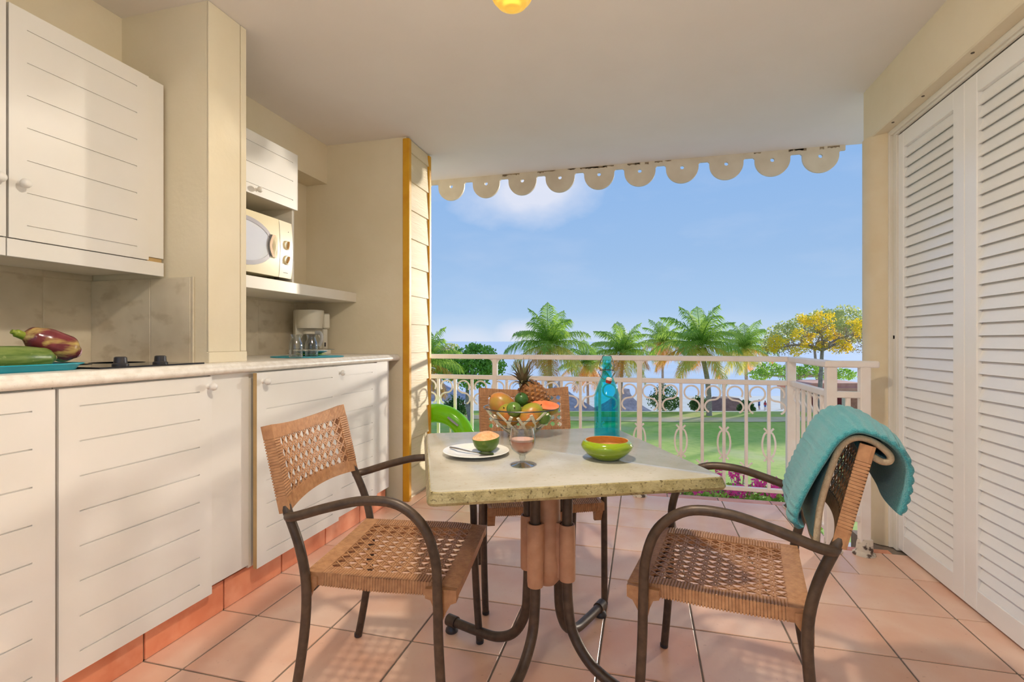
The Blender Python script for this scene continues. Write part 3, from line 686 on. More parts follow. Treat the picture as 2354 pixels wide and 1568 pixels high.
# ------------------------------------------------------------------ table
stone=mat('table_laminate',s2l(190,187,178),.18,s2l(174,169,154),7,.35,.65,spec=.55); layer(stone,s2l(160,146,108),90,.60,.72,.45)
stoned=mat('table_edge_laminate',s2l(172,158,114),.35,s2l(150,136,90),30,.4,.6,bump=.3,bscale=200); layer(stoned,s2l(84,68,36),130,.58,.66,.85)
tan=mat('tan_plastic',s2l(196,150,118),.45,s2l(184,138,106),30)
TZ=.73; tcx,tcy=-.302,1.618; TA=R(25)
tb=thing('dining_table','square stone-look table on four curved dark metal legs','table',(tcx,tcy,0),TA)
hs=.388
def sq(h,r=.02,n=4):
    out=[]
    for qx,qy,a0 in ((1,1,0),(-1,1,90),(-1,-1,180),(1,-1,270)):
        for k in range(n+1): an=R(a0+90*k/n); out.append((qx*(h-r)+r*math.cos(an),qy*(h-r)+r*math.sin(an)))
    return out
def loft(levels):
    B=MB(); n=len(levels[0][0]); vs=[(x,y,z) for P,z in levels for x,y in P]; fs=[]
    for i in range(len(levels)-1):
        for k in range(n): fs.append((i*n+k,i*n+(k+1)%n,(i+1)*n+(k+1)%n,(i+1)*n+k))
    fs+=[tuple(range(n-1,-1,-1)),tuple((len(levels)-1)*n+k for k in range(n))]
    return B.add(vs,fs)
loft([(sq(hs-.003),TZ-.002),(sq(hs-.006),TZ)]).build('table_top',stone,tb,world=False,smooth=30)
loft([(sq(hs-.022),TZ-.036),(sq(hs+.004),TZ-.034),(sq(hs+.007),TZ-.027),(sq(hs),TZ-.004),(sq(hs-.0028),TZ-.0018)]).build('table_edge',stoned,tb,world=False,smooth=30)
loft([(sq(.075,.03),.318),(sq(.085,.03),.36),(sq(.07,.03),.55),(sq(.07,.03),TZ-.035)]) 
MB().lathe([(.0,.296),(.028,.298),(.045,.318),(.05,.36),(.043,.40),(.043,TZ-.037)],(0,0,0),24).build('centre_column',tan,tb,world=False,smooth=40)
for k in range(4):
    a=R(45+90*k); c,s=math.cos(a),math.sin(a)
    rp=[(.078,TZ-.037),(.076,.62),(.074,.5),(.074,.36),(.076,.27),(.086,.17),(.13,.092),(.20,.052),(.29,.042),(.40,.040)]
    if k in (2,3): rp=[(.078,TZ-.037),(.076,.62),(.074,.5),(.074,.34),(.077,.25),(.094,.165),(.15,.092),(.225,.055),(.30,.042),(.40,.040)]
    MB().tube(spline([(r*c,r*s,z) for r,z in rp],6),.0165,14).build('leg',metalb,tb,world=False,smooth=60); lg=tb.children[-1]
    MB().tube(spline([(r*c,r*s,z) for r,z in ((.392,.040),(.425,.040),(.434,.040))],3),[.021]*6+[.014],14).build('end_cap',metalb,lg,world=False,smooth=50)
    MB().lathe([(.022,0),(.024,.004),(.022,.014),(.014,.022),(.010,.032)],(.415*c,.415*s,0),18).build('foot_pad',blackp,lg,world=False,smooth=40)
    B=MB()                                   # tan sleeve clip around the leg
    ring=[]
    B.lathe([(.0245,.316+.01*(k%2)),(.026,.33),(.026,.5-.01*(k%2)),(.0245,.515-.01*(k%2)),(.0195,.515-.01*(k%2)),(.0195,.316+.01*(k%2))],(.074*c,.074*s,0),18)
    B.build('sleeve',tan,tb,world=False,smooth=40)
    w=.013
    MB().add([(r*c-q*s*w,r*s+q*c*w,z) for z in (.33,.505) for r,q in ((.03,-1),(.066,-1),(.066,1),(.03,1))],[(0,1,2,3),(7,6,5,4),(0,4,5,1),(1,5,6,2),(2,6,7,3),(3,7,4,0)]).build('sleeve_web',tan,tb,world=False)
for k in range(2): MB().box(-.25,.25,-.014+.0,.014,TZ-.045,TZ-.033).build('top_brace',metalb,tb,world=False); tb.children[-1].rotation_euler=(0,0,R(45+90*k))
# ------------------------------------------------------------------ things on the table
T0=TZ+.0007
# plate with half fruit and spoon
px_,py_=-.512,1.512
pl=MB().lathe([(0,T0),(.062,T0),(.064,T0+.002),(.070,T0+.005),(.104,T0+.011),(.1055,T0+.0125),(.104,T0+.0138),(.070,T0+.0085),(.062,T0+.0055),(0,T0+.005)],(px_,py_,0),56).build('dinner_plate',whc,smooth=35); tag(pl,'white dinner plate with a halved green fruit and a spoon, on the table','plate')
fr=thing('halved_fruit','halved green-skinned fruit with orange flesh standing on the white plate','fruit',(-.482,1.535,T0+.005))
fskin=mat('green_fruit_skin',s2l(92,120,28),.3,s2l(76,104,24),14); layer(fskin,s2l(150,150,60),40,.6,.7,.4)
flesh=mat('orange_flesh',s2l(222,160,104),.45,s2l(236,188,140),70,bump=.5,bscale=160)
fy,fx=1.535,-.482
MB().lathe([(0,.0),(.016,.001),(.030,.009),(.040,.024),(.0435,.040),(.0435,.047)],(0,0,0),36).build('skin',fskin,fr,smooth=70,world=False)
MB().lathe([(.0435,.047),(.0425,.0485),(.040,.0485),(.036,.053),(.022,.061),(0,.064)],(0,0,0),36).build('flesh',flesh,fr,smooth=70,world=False)
for ch in fr.children: ch.rotation_euler=(R(6),R(-4),0)
sp=thing('dessert_spoon','steel dessert spoon lying across the white plate beside the halved fruit','spoon',(-.54,1.47,T0+.0145))
d=Vector((1,-.02,0)).normalized(); o0=Vector((-.60,1.512,T0+.0165))
hp=[o0,o0+d*.03+Vector((0,-.008,-.001)),o0+d*.07+Vector((0,-.02,-.004)),o0+d*.10+Vector((0,-.028,-.0055)),o0+d*.115+Vector((0,-.032,-.006))]
MB().tube(spline(hp,4),[.0055]*5+[.0045]*4+[.003]*4+[.0035]*4,10,flat=.45).build('handle',steel,sp,smooth=60)
bc=o0+d*.135+Vector((0,-.038,-.004)); Mz=Matrix.Rotation(R(-14),3,'Z')
MB().grid(lambda u,v:bc+Mz@Vector((.026*v*math.cos(2*math.pi*u),.0155*v*math.sin(2*math.pi*u),-.006*(1-v*v)+.001)),24,5,cu=True).grid(lambda u,v:bc+Mz@Vector((.026*v*math.cos(2*math.pi*u),.0155*v*math.sin(2*math.pi*u),-.006*(1-v*v)-.0002)),24,5,cu=True).build('bowl',steel,sp,smooth=80)
# goblet with juice
gx,gy=-.335,1.405
gl=thing('goblet','short-stemmed clear goblet part filled with pink guava juice on the table','glass',(gx,gy,T0))
ob=[(0,.0),(.033,.0),(.034,.0015),(.020,.005),(.008,.010),(.0068,.016),(.0095,.023),(.0085,.030),(.016,.036),(.0265,.043),(.0345,.054),(.0375,.066),(.0375,.078),(.0355,.094),(.033,.110)]
ib=[(.0318,.110),(.0343,.094),(.0362,.078),(.0362,.066),(.0332,.0545),(.0252,.0447),(.015,.0385),(0,.0365)]
MB().lathe(ob+ib,(0,0,0),40).build('glass_body',clear,gl,smooth=50,world=False)
juice=mat('guava_juice',s2l(250,166,130),.1,s2l(244,140,104),12,stretch=(1,1,2))
MB().lathe([(0,.0371),(.0148,.039),(.0249,.0452),(.0329,.055),(.0358,.066),(.0358,.072),(.0,.072)],(0,0,0),40).build('juice',juice,gl,smooth=40,world=False)
MB().lathe([(.0352,.0722),(.0352,.0765),(0,.0765),(0,.0722)],(0,0,0),40).build('juice_foam',mat('pale_juice',s2l(246,196,178),.4,s2l(240,184,164),40),gl,smooth=40,world=False)
# green bamboo bowl
gb=thing('bamboo_bowl','lime green lacquered bowl with a spun bamboo inside on the table','bowl',(-.105,1.555,T0))
MB().lathe([(.0,.0),(.038,0),(.043,.002),(.062,.016),(.076,.032),(.0785,.041),(.074,.050),(.066,.0565),(.0645,.057)],(0,0,0),64,None,True,False).build('lacquer_shell',mat('lime_lacquer',s2l(142,168,18),.12,s2l(134,160,14),5,spec=.6,coat=.6),gb,smooth=60,world=False)
bam=mat('spun_bamboo',s2l(222,168,96),.4,s2l(196,134,66),60,stretch=(1,1,14)); 
MB().lathe([(.0645,.057),(.063,.0562),(.070,.045),(.0725,.036),(.060,.019),(.042,.008),(0,.006)],(0,0,0),64,None,False).build('bamboo_lining',bam,gb,smooth=60,world=False)
# swing-top bottle
bt=thing('swing_top_bottle','turquoise glass swing-top bottle on the table behind the lime bowl','bottle',(-.125,1.855,T0))
tq=thinglass('turquoise_glass',(.34,.90,.94),.4,.035)
sh=[(0,0),(.040,0),(.0455,.005),(.0460,.02),(.0460,.150),(.0445,.165),(.035,.195),(.024,.222),(.0185,.237),(.0165,.252),(.0165,.264),(.0195,.266),(.0195,.272),(.0165,.274),(.0155,.281)]
inn=[(.0125,.281),(.0125,.26),(.0145,.237),(.02,.222),(.031,.195),(.0405,.165),(.042,.15),(.042,.012),(.03,.008),(0,.012)]
MB().lathe(sh+inn,(0,0,0),48).build('glass_body',tq,bt,smooth=50,world=False)
MB().lathe([(.0150,.2815),(.0165,.284),(.0165,.300),(.013,.304),(0,.304)],(0,0,0),24).build('stopper',tq,bt,smooth=40,world=False)
wire=mat('bail_wire',s2l(120,120,118),.3,metal=1,col2=s2l(90,90,88),nscale=40)
def wr_(pts,r=.0013): MB().tube(spline(pts,5),r,8).build('wire_bail',wire,bt,smooth=60,world=False)
wr_([(.0178*math.cos(a),.0178*math.sin(a),.254) for a in [R(k*22.5) for k in range(17)]])
for s in (-1,1):
    wr_([(s*.0175,0,.306-.01),(s*.021,0,.29),(s*.026,0,.268),(s*.0215,0,.252),(s*.0178,0,.254)])
    wr_([(s*.0178,0,.254),(s*.027,0.0,.25),(s*.029,-.006,.242),(s*.016,-.024,.226),(s*.002,-.030,.221)])
wr_([(-.0175,0,.297),(-.012,0,.306),(.012,0,.306),(.0175,0,.297)])
MB().lathe([(.0,0),(.0095,.0),(.0105,.004),(.0105,.012),(.006,.015),(0,.015)],(.008,-.031,.214),20,Matrix.Rotation(R(14),3,'Y')).build('cap_disc',mat('porcelain_cap',s2l(222,204,196),.3),bt,smooth=40,world=False)
MB().lathe([(.0,-.007),(.009,-.0065),(.0108,-.001),(.0108,.0045),(0,.0045)],(.008,-.031,.214),20,Matrix.Rotation(R(14),3,'Y')).build('rubber_seal',mat('red_rubber',s2l(150,40,24),.5),bt,smooth=40,world=False)
# ------------------------------------------------------------------ fruit bowl
fbx,fby=-.452,1.880
fb=thing('fruit_bowl','cream openwork bowl of crossing slats holding tropical fruit on the table','bowl',(fbx,fby,T0))
cwm=mat('cream_slats',s2l(232,224,200),.4,s2l(224,214,188),10)
def bz(r): return .006+.098*(max(0,r-.045)/.100)**1.35
MB().lathe([(0,0),(.05,0),(.052,.004),(.05,.008),(0,.008)],(0,0,0),40).build('foot',cwm,fb,smooth=40,world=False)
MB().tube([(.145*math.cos(2*math.pi*k/48),.145*math.sin(2*math.pi*k/48),.104) for k in range(48)],.0026,8,closed=True).build('rim',wire,fb,smooth=60,world=False)
for rr_ in (.118,.085): MB().tube([(rr_*math.cos(2*math.pi*k/40),rr_*math.sin(2*math.pi*k/40),bz(rr_)-.003) for k in range(40)],.0016,6,closed=True).build('hoop',wire,fb,smooth=60,world=False)
random.seed(12)
sl=0
for k in range(13):
    for sg in (1,-1):
        a0=2*math.pi*(k+.25*(sg+1))/13; tw=sg*(.55+random.uniform(-.12,.12)); r1=random.choice((.128,.136,.142)); pts=[]
        for i in range(9):
            f=i/8; r=.05+(r1-.05)*f; a=a0+tw*f; pts.append((r*math.cos(a),r*math.sin(a),bz(r)+(.0015 if sg>0 else -.0015)))
        MB().tube(pts,.0062,8,flat=.5).build('slat',cwm,fb,smooth=60,world=False)
def fruit(name,label,loc,rx,ry,rz,m,rot=(0,0,0),prof=None,cat='fruit',group=None,stalk=True):
    t=thing(name,label,cat,(fbx+loc[0],fby+loc[1],T0+loc[2]-rz*.9),0,group); t.location.z=T0+loc[2]
    OFF[t.name]=Vector(t.location)
    B=MB(); M=Matrix.Rotation(rot[2],3,'Z')@Matrix.Rotation(rot[1],3,'Y')@Matrix.Rotation(rot[0],3,'X')
    n,mm=24,16; vs=[];fs=[]
    for i in range(mm+1):
        th=math.pi*i/mm
        for k in range(n):
            a=2*math.pi*k/n; p=Vector((rx*math.sin(th)*math.cos(a),ry*math.sin(th)*math.sin(a),-rz*math.cos(th)))
            if prof: p.x+=prof*rx*(p.z/rz)**2; 
            vs.append(M@p)
    for i in range(mm):
        for k in range(n): fs.append((i*n+k,i*n+(k+1)%n,(i+1)*n+(k+1)%n,(i+1)*n+k))
    B.add(vs,fs).build('skin',m,t,smooth=180,world=False)
    if stalk:
        top=M@Vector((prof*rx if prof else 0,0,rz)); dirn=(M@Vector((0,0,1)))
        MB().tube([top-dirn*.002,top+dirn*.004,top+dirn*.006],[.003,.0024,.0015],8).build('stalk',mat('stalk_brown',s2l(90,70,36),.8),t,world=False)
    return t
mango=mat('mango_skin',s2l(150,150,48),.32,s2l(206,120,60),9,.46,.66); layer(mango,s2l(110,128,44),22,.55,.7,.5); layer(mango,s2l(70,62,26),120,.7,.75,.6)
mango2=mat('mango_skin_red',s2l(196,120,62),.32,s2l(140,146,50),8,.42,.62); layer(mango2,s2l(214,92,60),7,.52,.66,.6); layer(mango2,s2l(84,66,30),120,.7,.75,.6)
limem=mat('lime_skin',s2l(84,120,44),.28,s2l(104,134,52),14,bump=.15,bscale=150); layer(limem,s2l(150,150,80),9,.6,.75,.5)
dkl=mat('dark_lime_skin',s2l(44,84,34),.28,s2l(60,98,40),14,bump=.15,bscale=150)
fruit('mango','large green and orange mango at the end of the fruit bowl away from the bottle',(-.070,-.028,.112),.046,.042,.056,mango2,(R(20),R(-55),R(-10)),.1)
fruit('mango','yellow-green mango low in the fruit bowl, in front of the large one',(-.035,-.062,.080),.044,.04,.05,mango,(R(50),R(-20),0),.1)
fruit('mango','green and orange mango low in the fruit bowl below the papaya wedge',(.048,-.058,.082),.043,.042,.054,mango,(R(-20),R(40),0),.1)
fruit('lime','dark green lime perched on top in front of the pineapple',(.008,-.030,.136),.027,.027,.028,dkl,(R(40),0,0))
fruit('lime','light green lime resting between two mangoes at the front of the fruit bowl',(-.008,-.088,.106),.029,.028,.030,limem,(R(70),0,R(20)))
fruit('lime','green lime low in the fruit bowl under the papaya wedge',(.098,-.052,.076),.026,.026,.028,limem,(R(30),R(30),0))
# papaya wedge
pw=thing('papaya_wedge','cut wedge of orange papaya resting on the rim of the fruit bowl','fruit',(fbx+.098,fby-.02,T0+.118))
def wedge(u,v):
    a=math.pi*u; t=-1+2*v; w=math.sqrt(max(0,1-t*t))**.8
    return Vector((.055*t,-.036*math.cos(a)*w,-.040*math.sin(a)*w))
MB().grid(wedge,14,16).build('skin',mango,pw,smooth=80,world=False)
MB().grid(lambda u,v:Vector((.0545*(-1+2*v),.0355*(2*u-1)*math.sqrt(max(0,1-(-1+2*v)**2))**.8,.0005-.004*(1-(2*u-1)**2)*(1-(2*v-1)**2))),10,16).build('flesh',mat('papaya_flesh',s2l(232,110,64),.4,s2l(238,140,90),30),pw,smooth=80,world=False)
for ch in pw.children: ch.rotation_euler=(R(16),R(8),R(-12))
# pineapple
pa=thing('pineapple','pineapple with a spiky green crown lying behind the other fruit in the bowl','pineapple',(fbx,fby+.035,T0+.06))
core=mat('pineapple_skin',s2l(150,96,44),.6,s2l(96,60,34),40); eye=mat('pineapple_eye',s2l(170,112,54),.55,s2l(110,70,40),60); leafm=mat('pineapple_leaf',s2l(86,96,58),.5,s2l(120,96,72),14,stretch=(1,1,1)); 
ax=(Vector((-.45,-.10,.62))).normalized(); cen=Vector((.040,.02,.075))   # axis of the fruit
q=Vector((0,0,1)).rotation_difference(ax).to_matrix()
LN=.150; 
def prad(t): return .052*(max(0,1-abs(2*t-1)**2.6))**.5
B=MB().lathe([(max(1e-4,prad(i/16)),-.5*LN+LN*i/16) for i in range(17)],(0,0,0),24,q); 
for i,v in enumerate(B.v): B.v[i]=v+cen
B.build('body',core,pa,smooth=80,world=False)
E_=MB(); rows=11
for i in range(1,rows):
    t=i/rows; r=prad(t); n=max(5,int(2*math.pi*r/.024))
    for k in range(n):
        a=2*math.pi*(k+.5*(i%2))/n; nn=Vector((math.cos(a),math.sin(a),(t-.5)*1.1)).normalized(); p=Vector((r*math.cos(a),r*math.sin(a),-.5*LN+LN*t))
        tt=Vector((-math.sin(a),math.cos(a),0)); bb=nn.cross(tt); h=.0105
        vs=[p+tt*h,p+bb*h*.8,p-tt*h,p-bb*h*.8,p+nn*.0055]; E_.add([q@v+cen for v in vs],[(0,1,4),(1,2,4),(2,3,4),(3,0,4)])
E_.build('eyes',eye,pa,world=False); pa.children[-1]['kind']='stuff'
top=cen+ax*(LN*.46); cax=Vector((-.20,-.05,1)).normalized(); qc=Vector((0,0,1)).rotation_difference(cax).to_matrix()
random.seed(5)
for ring,(n,ln,lean,w) in enumerate(((5,.105,10,.008),(7,.10,22,.0085),(8,.085,38,.009),(9,.06,58,.009),(9,.04,80,.009))):
    for k in range(n):
        a=2*math.pi*(k+.37*ring)/n+random.uniform(-.15,.15); ln2=ln*random.uniform(.88,1.1); le=R(lean+random.uniform(-7,7)); vs=[];fs=[]
        for i in range(6):
            f=i/5; th=le*(.55+.75*f); rr_=.010+ln2*f*math.sin(th); zz=ln2*f*math.cos(th)
            wd=w*(1-f**1.6)+.0004
            c=Vector((rr_*math.cos(a),rr_*math.sin(a),zz)); tt=Vector((-math.sin(a),math.cos(a),0)); up=Vector((-math.cos(a),-math.sin(a),.3))
            for s,l in ((-1,.25),(0,0),(1,.25)): vs.append(qc@(c+tt*wd*s+up*wd*l*1.0)+top)
        for i in range(5):
            for s in (0,1): a_=i*3+s; fs.append((a_,a_+1,a_+4,a_+3))
        MB().add(vs,fs).build('crown_leaf',leafm,pa,smooth=60,world=False)
# ------------------------------------------------------------------ towel on the chair back (local frame of that chair)
chR=[o for o in bpy.data.objects if o.name.startswith('armchair') and 'towel' in o.get('label','')][0]
tw=thing('bath_towel','folded teal ribbed bath towel with a beige hem hung over the chair back','towel',chR.location,chR.rotation_euler.z)
tw.location.z=0
def towelmat():
    m=mat('teal_terry',s2l(52,142,150),.95,s2l(72,160,166),300,.3,.7)
    nt=m.node_tree; N=nt.nodes; L=nt.links; b=N['Principled BSDF']; b.inputs['Sheen Weight'].default_value=.4
    n=N.new('ShaderNodeTexNoise'); n.inputs['Scale'].default_value=420; tc=N.new('ShaderNodeTexCoord'); L.new(tc.outputs['Object'],n.inputs['Vector'])
    bp=N.new('ShaderNodeBump'); bp.inputs['Strength'].default_value=.9; bp.inputs['Distance'].default_value=.004; L.new(n.outputs[0],bp.inputs['Height']); L.new(bp.outputs[0],b.inputs['Normal'])
    return m
tm=towelmat(); hem=mat('beige_hem',s2l(196,176,146),.85,s2l(182,160,130),90,bump=.3,bscale=300)
# profile points (y,z) in chair-local: +y is the seat side; towel passes over the top of the back
def fold(prof,x0,x1,th,name,ribs,wob,drop,skew=None,hemside=-1):
    P=spline([(0,y,z) for y,z in prof],10); n=len(P)-1
    Ls=[0]
    for i in range(n): Ls.append(Ls[-1]+(P[i+1]-P[i]).length)
    def pt(u,v,w):
        f=u*n; i=min(int(f),n-1); p=P[i].lerp(P[i+1],f-i); t=(P[i+1]-P[i]).normalized(); nn=Vector((0,t.z,-t.y))
        s=Ls[i]+(Ls[i+1]-Ls[i])*(f-i)
        edge=min(1,4*min(u,1-u)+.0)
        v=.5-.5*math.cos(math.pi*v); w=w*(1-abs(2*v-1)**6)**.5
        rb=ribs*(.5+.5*math.cos(2*math.pi*s/.020))**.5 if w>0 else 0
        x=x0+(x1-x0)*v
        if skew: x+=skew(u,v)
        k=wob*math.sin(6*v+9*u)*(1-edge*.4)+wob*.6*math.sin(13*v-4*u)
        return Vector((x,p.y,p.z))+nn*(w+rb+k)+Vector((0,0,drop*(v-.5)*(u-.5)*2))
    nu=int(Ls[-1]/.0046); nv=22
    B=MB(); B.grid(lambda u,v:pt(u,v,th/2),nu,nv).grid(lambda u,v:pt(u,v,-th/2),nu,nv)
    for uu in (0,1): B.grid(lambda v,w:pt(uu,v,-th/2+th*w),nv,3)
    B.build(name,tm,tw,smooth=70,world=False)
    if not hemside: return
    vv=0 if hemside<0 else 1; ob=tw.children[-1]
    MB().tube([pt(i/60,vv,0)+Vector((hemside*.001,0,0)) for i in range(61)],th*.62,10,flat=1.0).build('hem',hem,ob,smooth=60,world=False)
    MB().tube([pt(0,i/24,0) for i in range(25)],th*.6,8).build('hem',hem,ob,smooth=60,world=False)
# the outer layer: seat side hangs to z~.64, rear side forms a loose roll
fold([(-.166,.622),(-.154,.64),(-.160,.68),(-.180,.74),(-.205,.80),(-.235,.860),(-.270,.888),(-.312,.884),(-.350,.860),(-.368,.822),(-.366,.780),(-.358,.745),(-.352,.726)],-.196,.19,.020,'outer_layer',.0052,.004,.05,lambda u,v:-.012+.085*(1-u)*(v-.2)-.02*math.sin(3*u),0)
fold([(-.194,.598),(-.197,.64),(-.204,.70),(-.222,.78),(-.242,.842),(-.272,.868),(-.306,.864),(-.334,.842),(-.336,.828),(-.322,.828),(-.302,.842),(-.284,.850)],-.206,.17,.012,'inner_layer',0,.002,.03,lambda u,v:-.008+.03*(1-u)*v,-1)
# ------------------------------------------------------------------ railing
RY=3.64; RL=thing('terrace_railing','cream wrought-iron terrace railing with scrolls between its bars, along the terrace edge','railing',(-.3,RY,0))
def post(x,y,z0,z1,par,w=.024,name='post'): return MB().box(x-w,x+w,y-w,y+w,z0,z1,.003).build(name,railw,par)
xL=-1.75; xR=.945
for (z0,z1,hw,nm) in ((.953,.988,.026,'top_rail'),(.797,.83,.0155,'middle_rail'),(.085,.112,.016,'bottom_rail')):
    MB().box(xL,xR-.024,RY-hw,RY+hw,z0,z1,.004).build(nm,railw,RL)
posts=[-1.08,-.019]
foot=lambda x,y,par:MB().lathe([(.052,0),(.05,.008),(.036,.02),(.032,.06),(.027,.075)],(x,y,0),20).build('post_foot',peel,par,smooth=40)
for x in posts: post(x,RY,.0,.955,RL,.018); foot(x,RY,RL)
for x in posts:
    for s in (-1,1):
        c=(x+s*.018,.953); MB().prism([(x+s*.017,.953),(x+s*.017,.915),(x+s*.024,.936),(x+s*.034,.947),(x+s*.052,.953)],RY-.012,RY+.012,'y').build('fillet',railw,RL)
bx=[-1.71+.1395*k for k in range(0,20)]; bx=[x for x in bx if x<.93]
# regular bar spacing measured on the photo
bx=[-.019+.1385*k for k in range(-12,7)]
bars=[x for x in bx if min(abs(x-p) for p in posts)>.05 and xL+.03<x<.90]
for x in bars: MB().box(x-.010,x+.010,RY-.010,RY+.010,.1,.80,.002).build('baluster',railw,RL)
def scroll(pts,name='scroll',r=.0042,y=RY,par=RL,axis='x',x0=0):
    P=[(a,y,b) if axis=='x' else (x0,a,b) for a,b in pts]
    MB().tube(spline(P,2),r,6,flat=1.6).build(name,railw,par,smooth=60)
gaps=sorted(bx+[.905])
for i in range(len(gaps)-1):
    a,b=gaps[i],gaps[i+1]
    if a<xL: continue
    m=(a+b)/2; s=1 if i%2 else -1; e=b if s>0 else a
    r=.047
    # upper S scroll: circle under the middle rail, tail sweeping to the neighbouring bar
    c=[(m+s*r*math.cos(R(t)),.735+r*math.sin(R(t))) for t in range(-150,151,20)]
    c=[(m+s*r*math.cos(R(t)),.737+r*math.sin(R(t))) for t in range(210,-81,-20)]
    # circle leaves at bottom and curls the other way
    tail=[(m-s*(.0-0)+s*.0,.69)]
    c2=[(m-s*.0+s*(-.052)*math.sin(R(t)),.645+.045*math.cos(R(t))) for t in range(0,151,25)]
    scroll(c+c2)
    # mid C pairs on every second bar
    if i%2==0:
        for s2 in (-1,1):
            p=[(a+s2*.034*math.cos(R(t))-s2*.0+s2*.006,.40+.085*math.sin(R(t))) for t in range(-75,76,15)]
            scroll([(a+s2*.03,.51)]+[(a+s2*(.004+.036*math.cos(R(t))),.40+.088*math.sin(R(t))) for t in range(80,-81,-20)]+[(a+s2*.03,.29)])
    else:
        for s2 in (-1,1): scroll([(a+s2*.038,.275),(a+s2*.022,.262),(a+s2*.010,.235),(a+s2*.012,.205),(a+s2*.028,.19),(a+s2*.042,.188)])
# corner post and return railing
RC=thing('return_railing','cream wrought-iron return railing stepping back to the round column','railing',(.95,3.3,0))
post(.945,RY+.006,0,.985,RC,.026,'corner_post'); foot(.945,RY,RC); foot(1.097,2.93,RC); foot(.955,2.945,RC)
MB().box(.919,.971,2.93,RY,.953,.988,.006).build('top_rail',railw,RC); MB().box(.930,.964,2.95,RY,.797,.83,.004).build('middle_rail',railw,RC); MB().box(.932,.962,2.95,RY,.085,.112,.004).build('bottom_rail',railw,RC)
for k in range(5): y=3.06+.11*k; MB().box(.937,.957,y-.01,y+.01,.1,.80,.002).build('baluster',railw,RC)
for k in range(6):
    y=3.005+.11*k
    scroll([(y+.036*math.cos(R(t)),.745+.036*math.sin(R(t))) for t in range(210,-81,-30)]+[(y-.04*math.sin(R(t)),.665+.04*math.cos(R(t))) for t in range(0,151,30)],par=RC,axis='y',x0=.947,r=.0036)
post(.948,2.937,0.03,.955,RC,.024); post(1.098,2.93,.0,.955,RC,.023)
MB().box(.915,1.16,2.906,2.956,.953,.988,.006).build('top_rail',railw,RC); MB().box(.96,1.09,2.914,2.946,.797,.83,.004).build('middle_rail',railw,RC); MB().box(.96,1.09,2.916,2.944,.165,.20,.004).build('bottom_rail',railw,RC)
MB().box(1.015,1.035,2.92,2.94,.2,.80,.002).build('baluster',railw,RC)
MB().box(1.08,1.132,2.905,2.955,0,.085,.006).build('footing_block',peel,RC)
# ------------------------------------------------------------------ swim ring
limev=mat('lime_vinyl',s2l(128,214,10),.18,s2l(120,206,8),4,spec=.5)
sc_=at_depth(1000,1023,3.77)
sr=thing('swim_ring','lime green inflatable swim ring leaning against the railing','swim ring',(sc_.x,3.535,.0),R(6)); 
MB().grid(lambda u,v:Vector(((.235+.072*math.cos(2*math.pi*v))*math.cos(2*math.pi*u),.058*math.sin(2*math.pi*v),.307+(.235+.072*math.cos(2*math.pi*v))*math.sin(2*math.pi*u))),56,20,cu=True).build('tube',limev,sr,smooth=180,world=False)
a=R(52); c=Vector((.235*math.cos(a),-.0575,.307+.235*math.sin(a)))
MB().tube([c+Vector((-.05*math.cos(R(-38)),0,-.05*math.sin(R(-38)))),c,c+Vector((.05*math.cos(R(-38)),0,.05*math.sin(R(-38))))],[.026,.032,.026],16,flat=.22).build('grip_patch',mat('grey_vinyl',s2l(168,162,172),.4),sr,smooth=60,world=False)
MB().tube([c+Vector((-.035*math.cos(R(-38)),-.009,-.035*math.sin(R(-38)))),c+Vector((0,-.014,0)),c+Vector((.035*math.cos(R(-38)),-.009,.035*math.sin(R(-38))))],.004,8).build('grip_cord',whc,sr,smooth=60,world=False)
# ------------------------------------------------------------------ ceiling lamp, plus two unseen lamps added for fill light
gm=bpy.data.materials.new('fill_shade_opal'); gm.use_nodes=True; nt=gm.node_tree; b=nt.nodes['Principled BSDF']; b.inputs['Base Color'].default_value=(.8,.7,.5,1); b.inputs['Roughness'].default_value=.5
b.inputs['Emission Color'].default_value=(*s2l(255,240,210),1); b.inputs['Emission Strength'].default_value=.9
tr=nt.nodes.new('ShaderNodeBsdfTransparent'); tr.inputs[0].default_value=(1,.93,.8,1); mx=nt.nodes.new('ShaderNodeMixShader'); mx.inputs[0].default_value=.5
nt.links.new(b.outputs[0],mx.inputs[1]); nt.links.new(tr.outputs[0],mx.inputs[2]); nt.links.new(mx.outputs[0],nt.nodes['Material Output'].inputs[0])
def lamp(label,x,y,zb,rad,watt,soft):
    lm=thing('ceiling_lamp',label,'lamp',(x,y,zb)); pr=[]
    for i in range(61):
        t=math.pi*i/60; rr_=rad*math.sin(t)*(1+.02*math.cos(14*t)); pr.append((max(rr_,.0001) if i not in (0,60) else .0001,-rad*math.cos(t)+rad))
    MB().lathe(pr[:25],(0,0,0),48,None,True,False).build('shade',gm,lm,smooth=60,world=False); MB().lathe([(r*1.01,z) for r,z in pr[24:]],(0,0,0),48,None,False,True).build('reflector_cap',offw,lm,smooth=60,world=False)
    MB().tube([(0,0,2*rad-.005),(0,0,CZ-zb-.02)],.006,8).build('stem',offw,lm,world=False); MB().lathe([(.05,CZ-zb-.02),(.05,CZ-zb)],(0,0,0),24).build('canopy',offw,lm,world=False)
    ld=bpy.data.lights.new('fill_bulb','POINT'); ld.energy=watt; ld.color=(1,.965,.94); ld.shadow_soft_size=soft
    lo=bpy.data.objects.new('fill_bulb',ld); COL.objects.link(lo); lo.parent=lm; lo.location=(0,0,rad)
ym=mat('yellow_glowing_glass',s2l(236,184,70),.35,s2l(230,176,60),6,emit=s2l(255,206,84),es=.55)
lp=at_depth(1177,-29,1.62)
la=thing('ceiling_lamp','yellow ribbed globe lamp hanging from the ceiling above the table','lamp',(lp.x,lp.y,lp.z-.072)); pr=[]
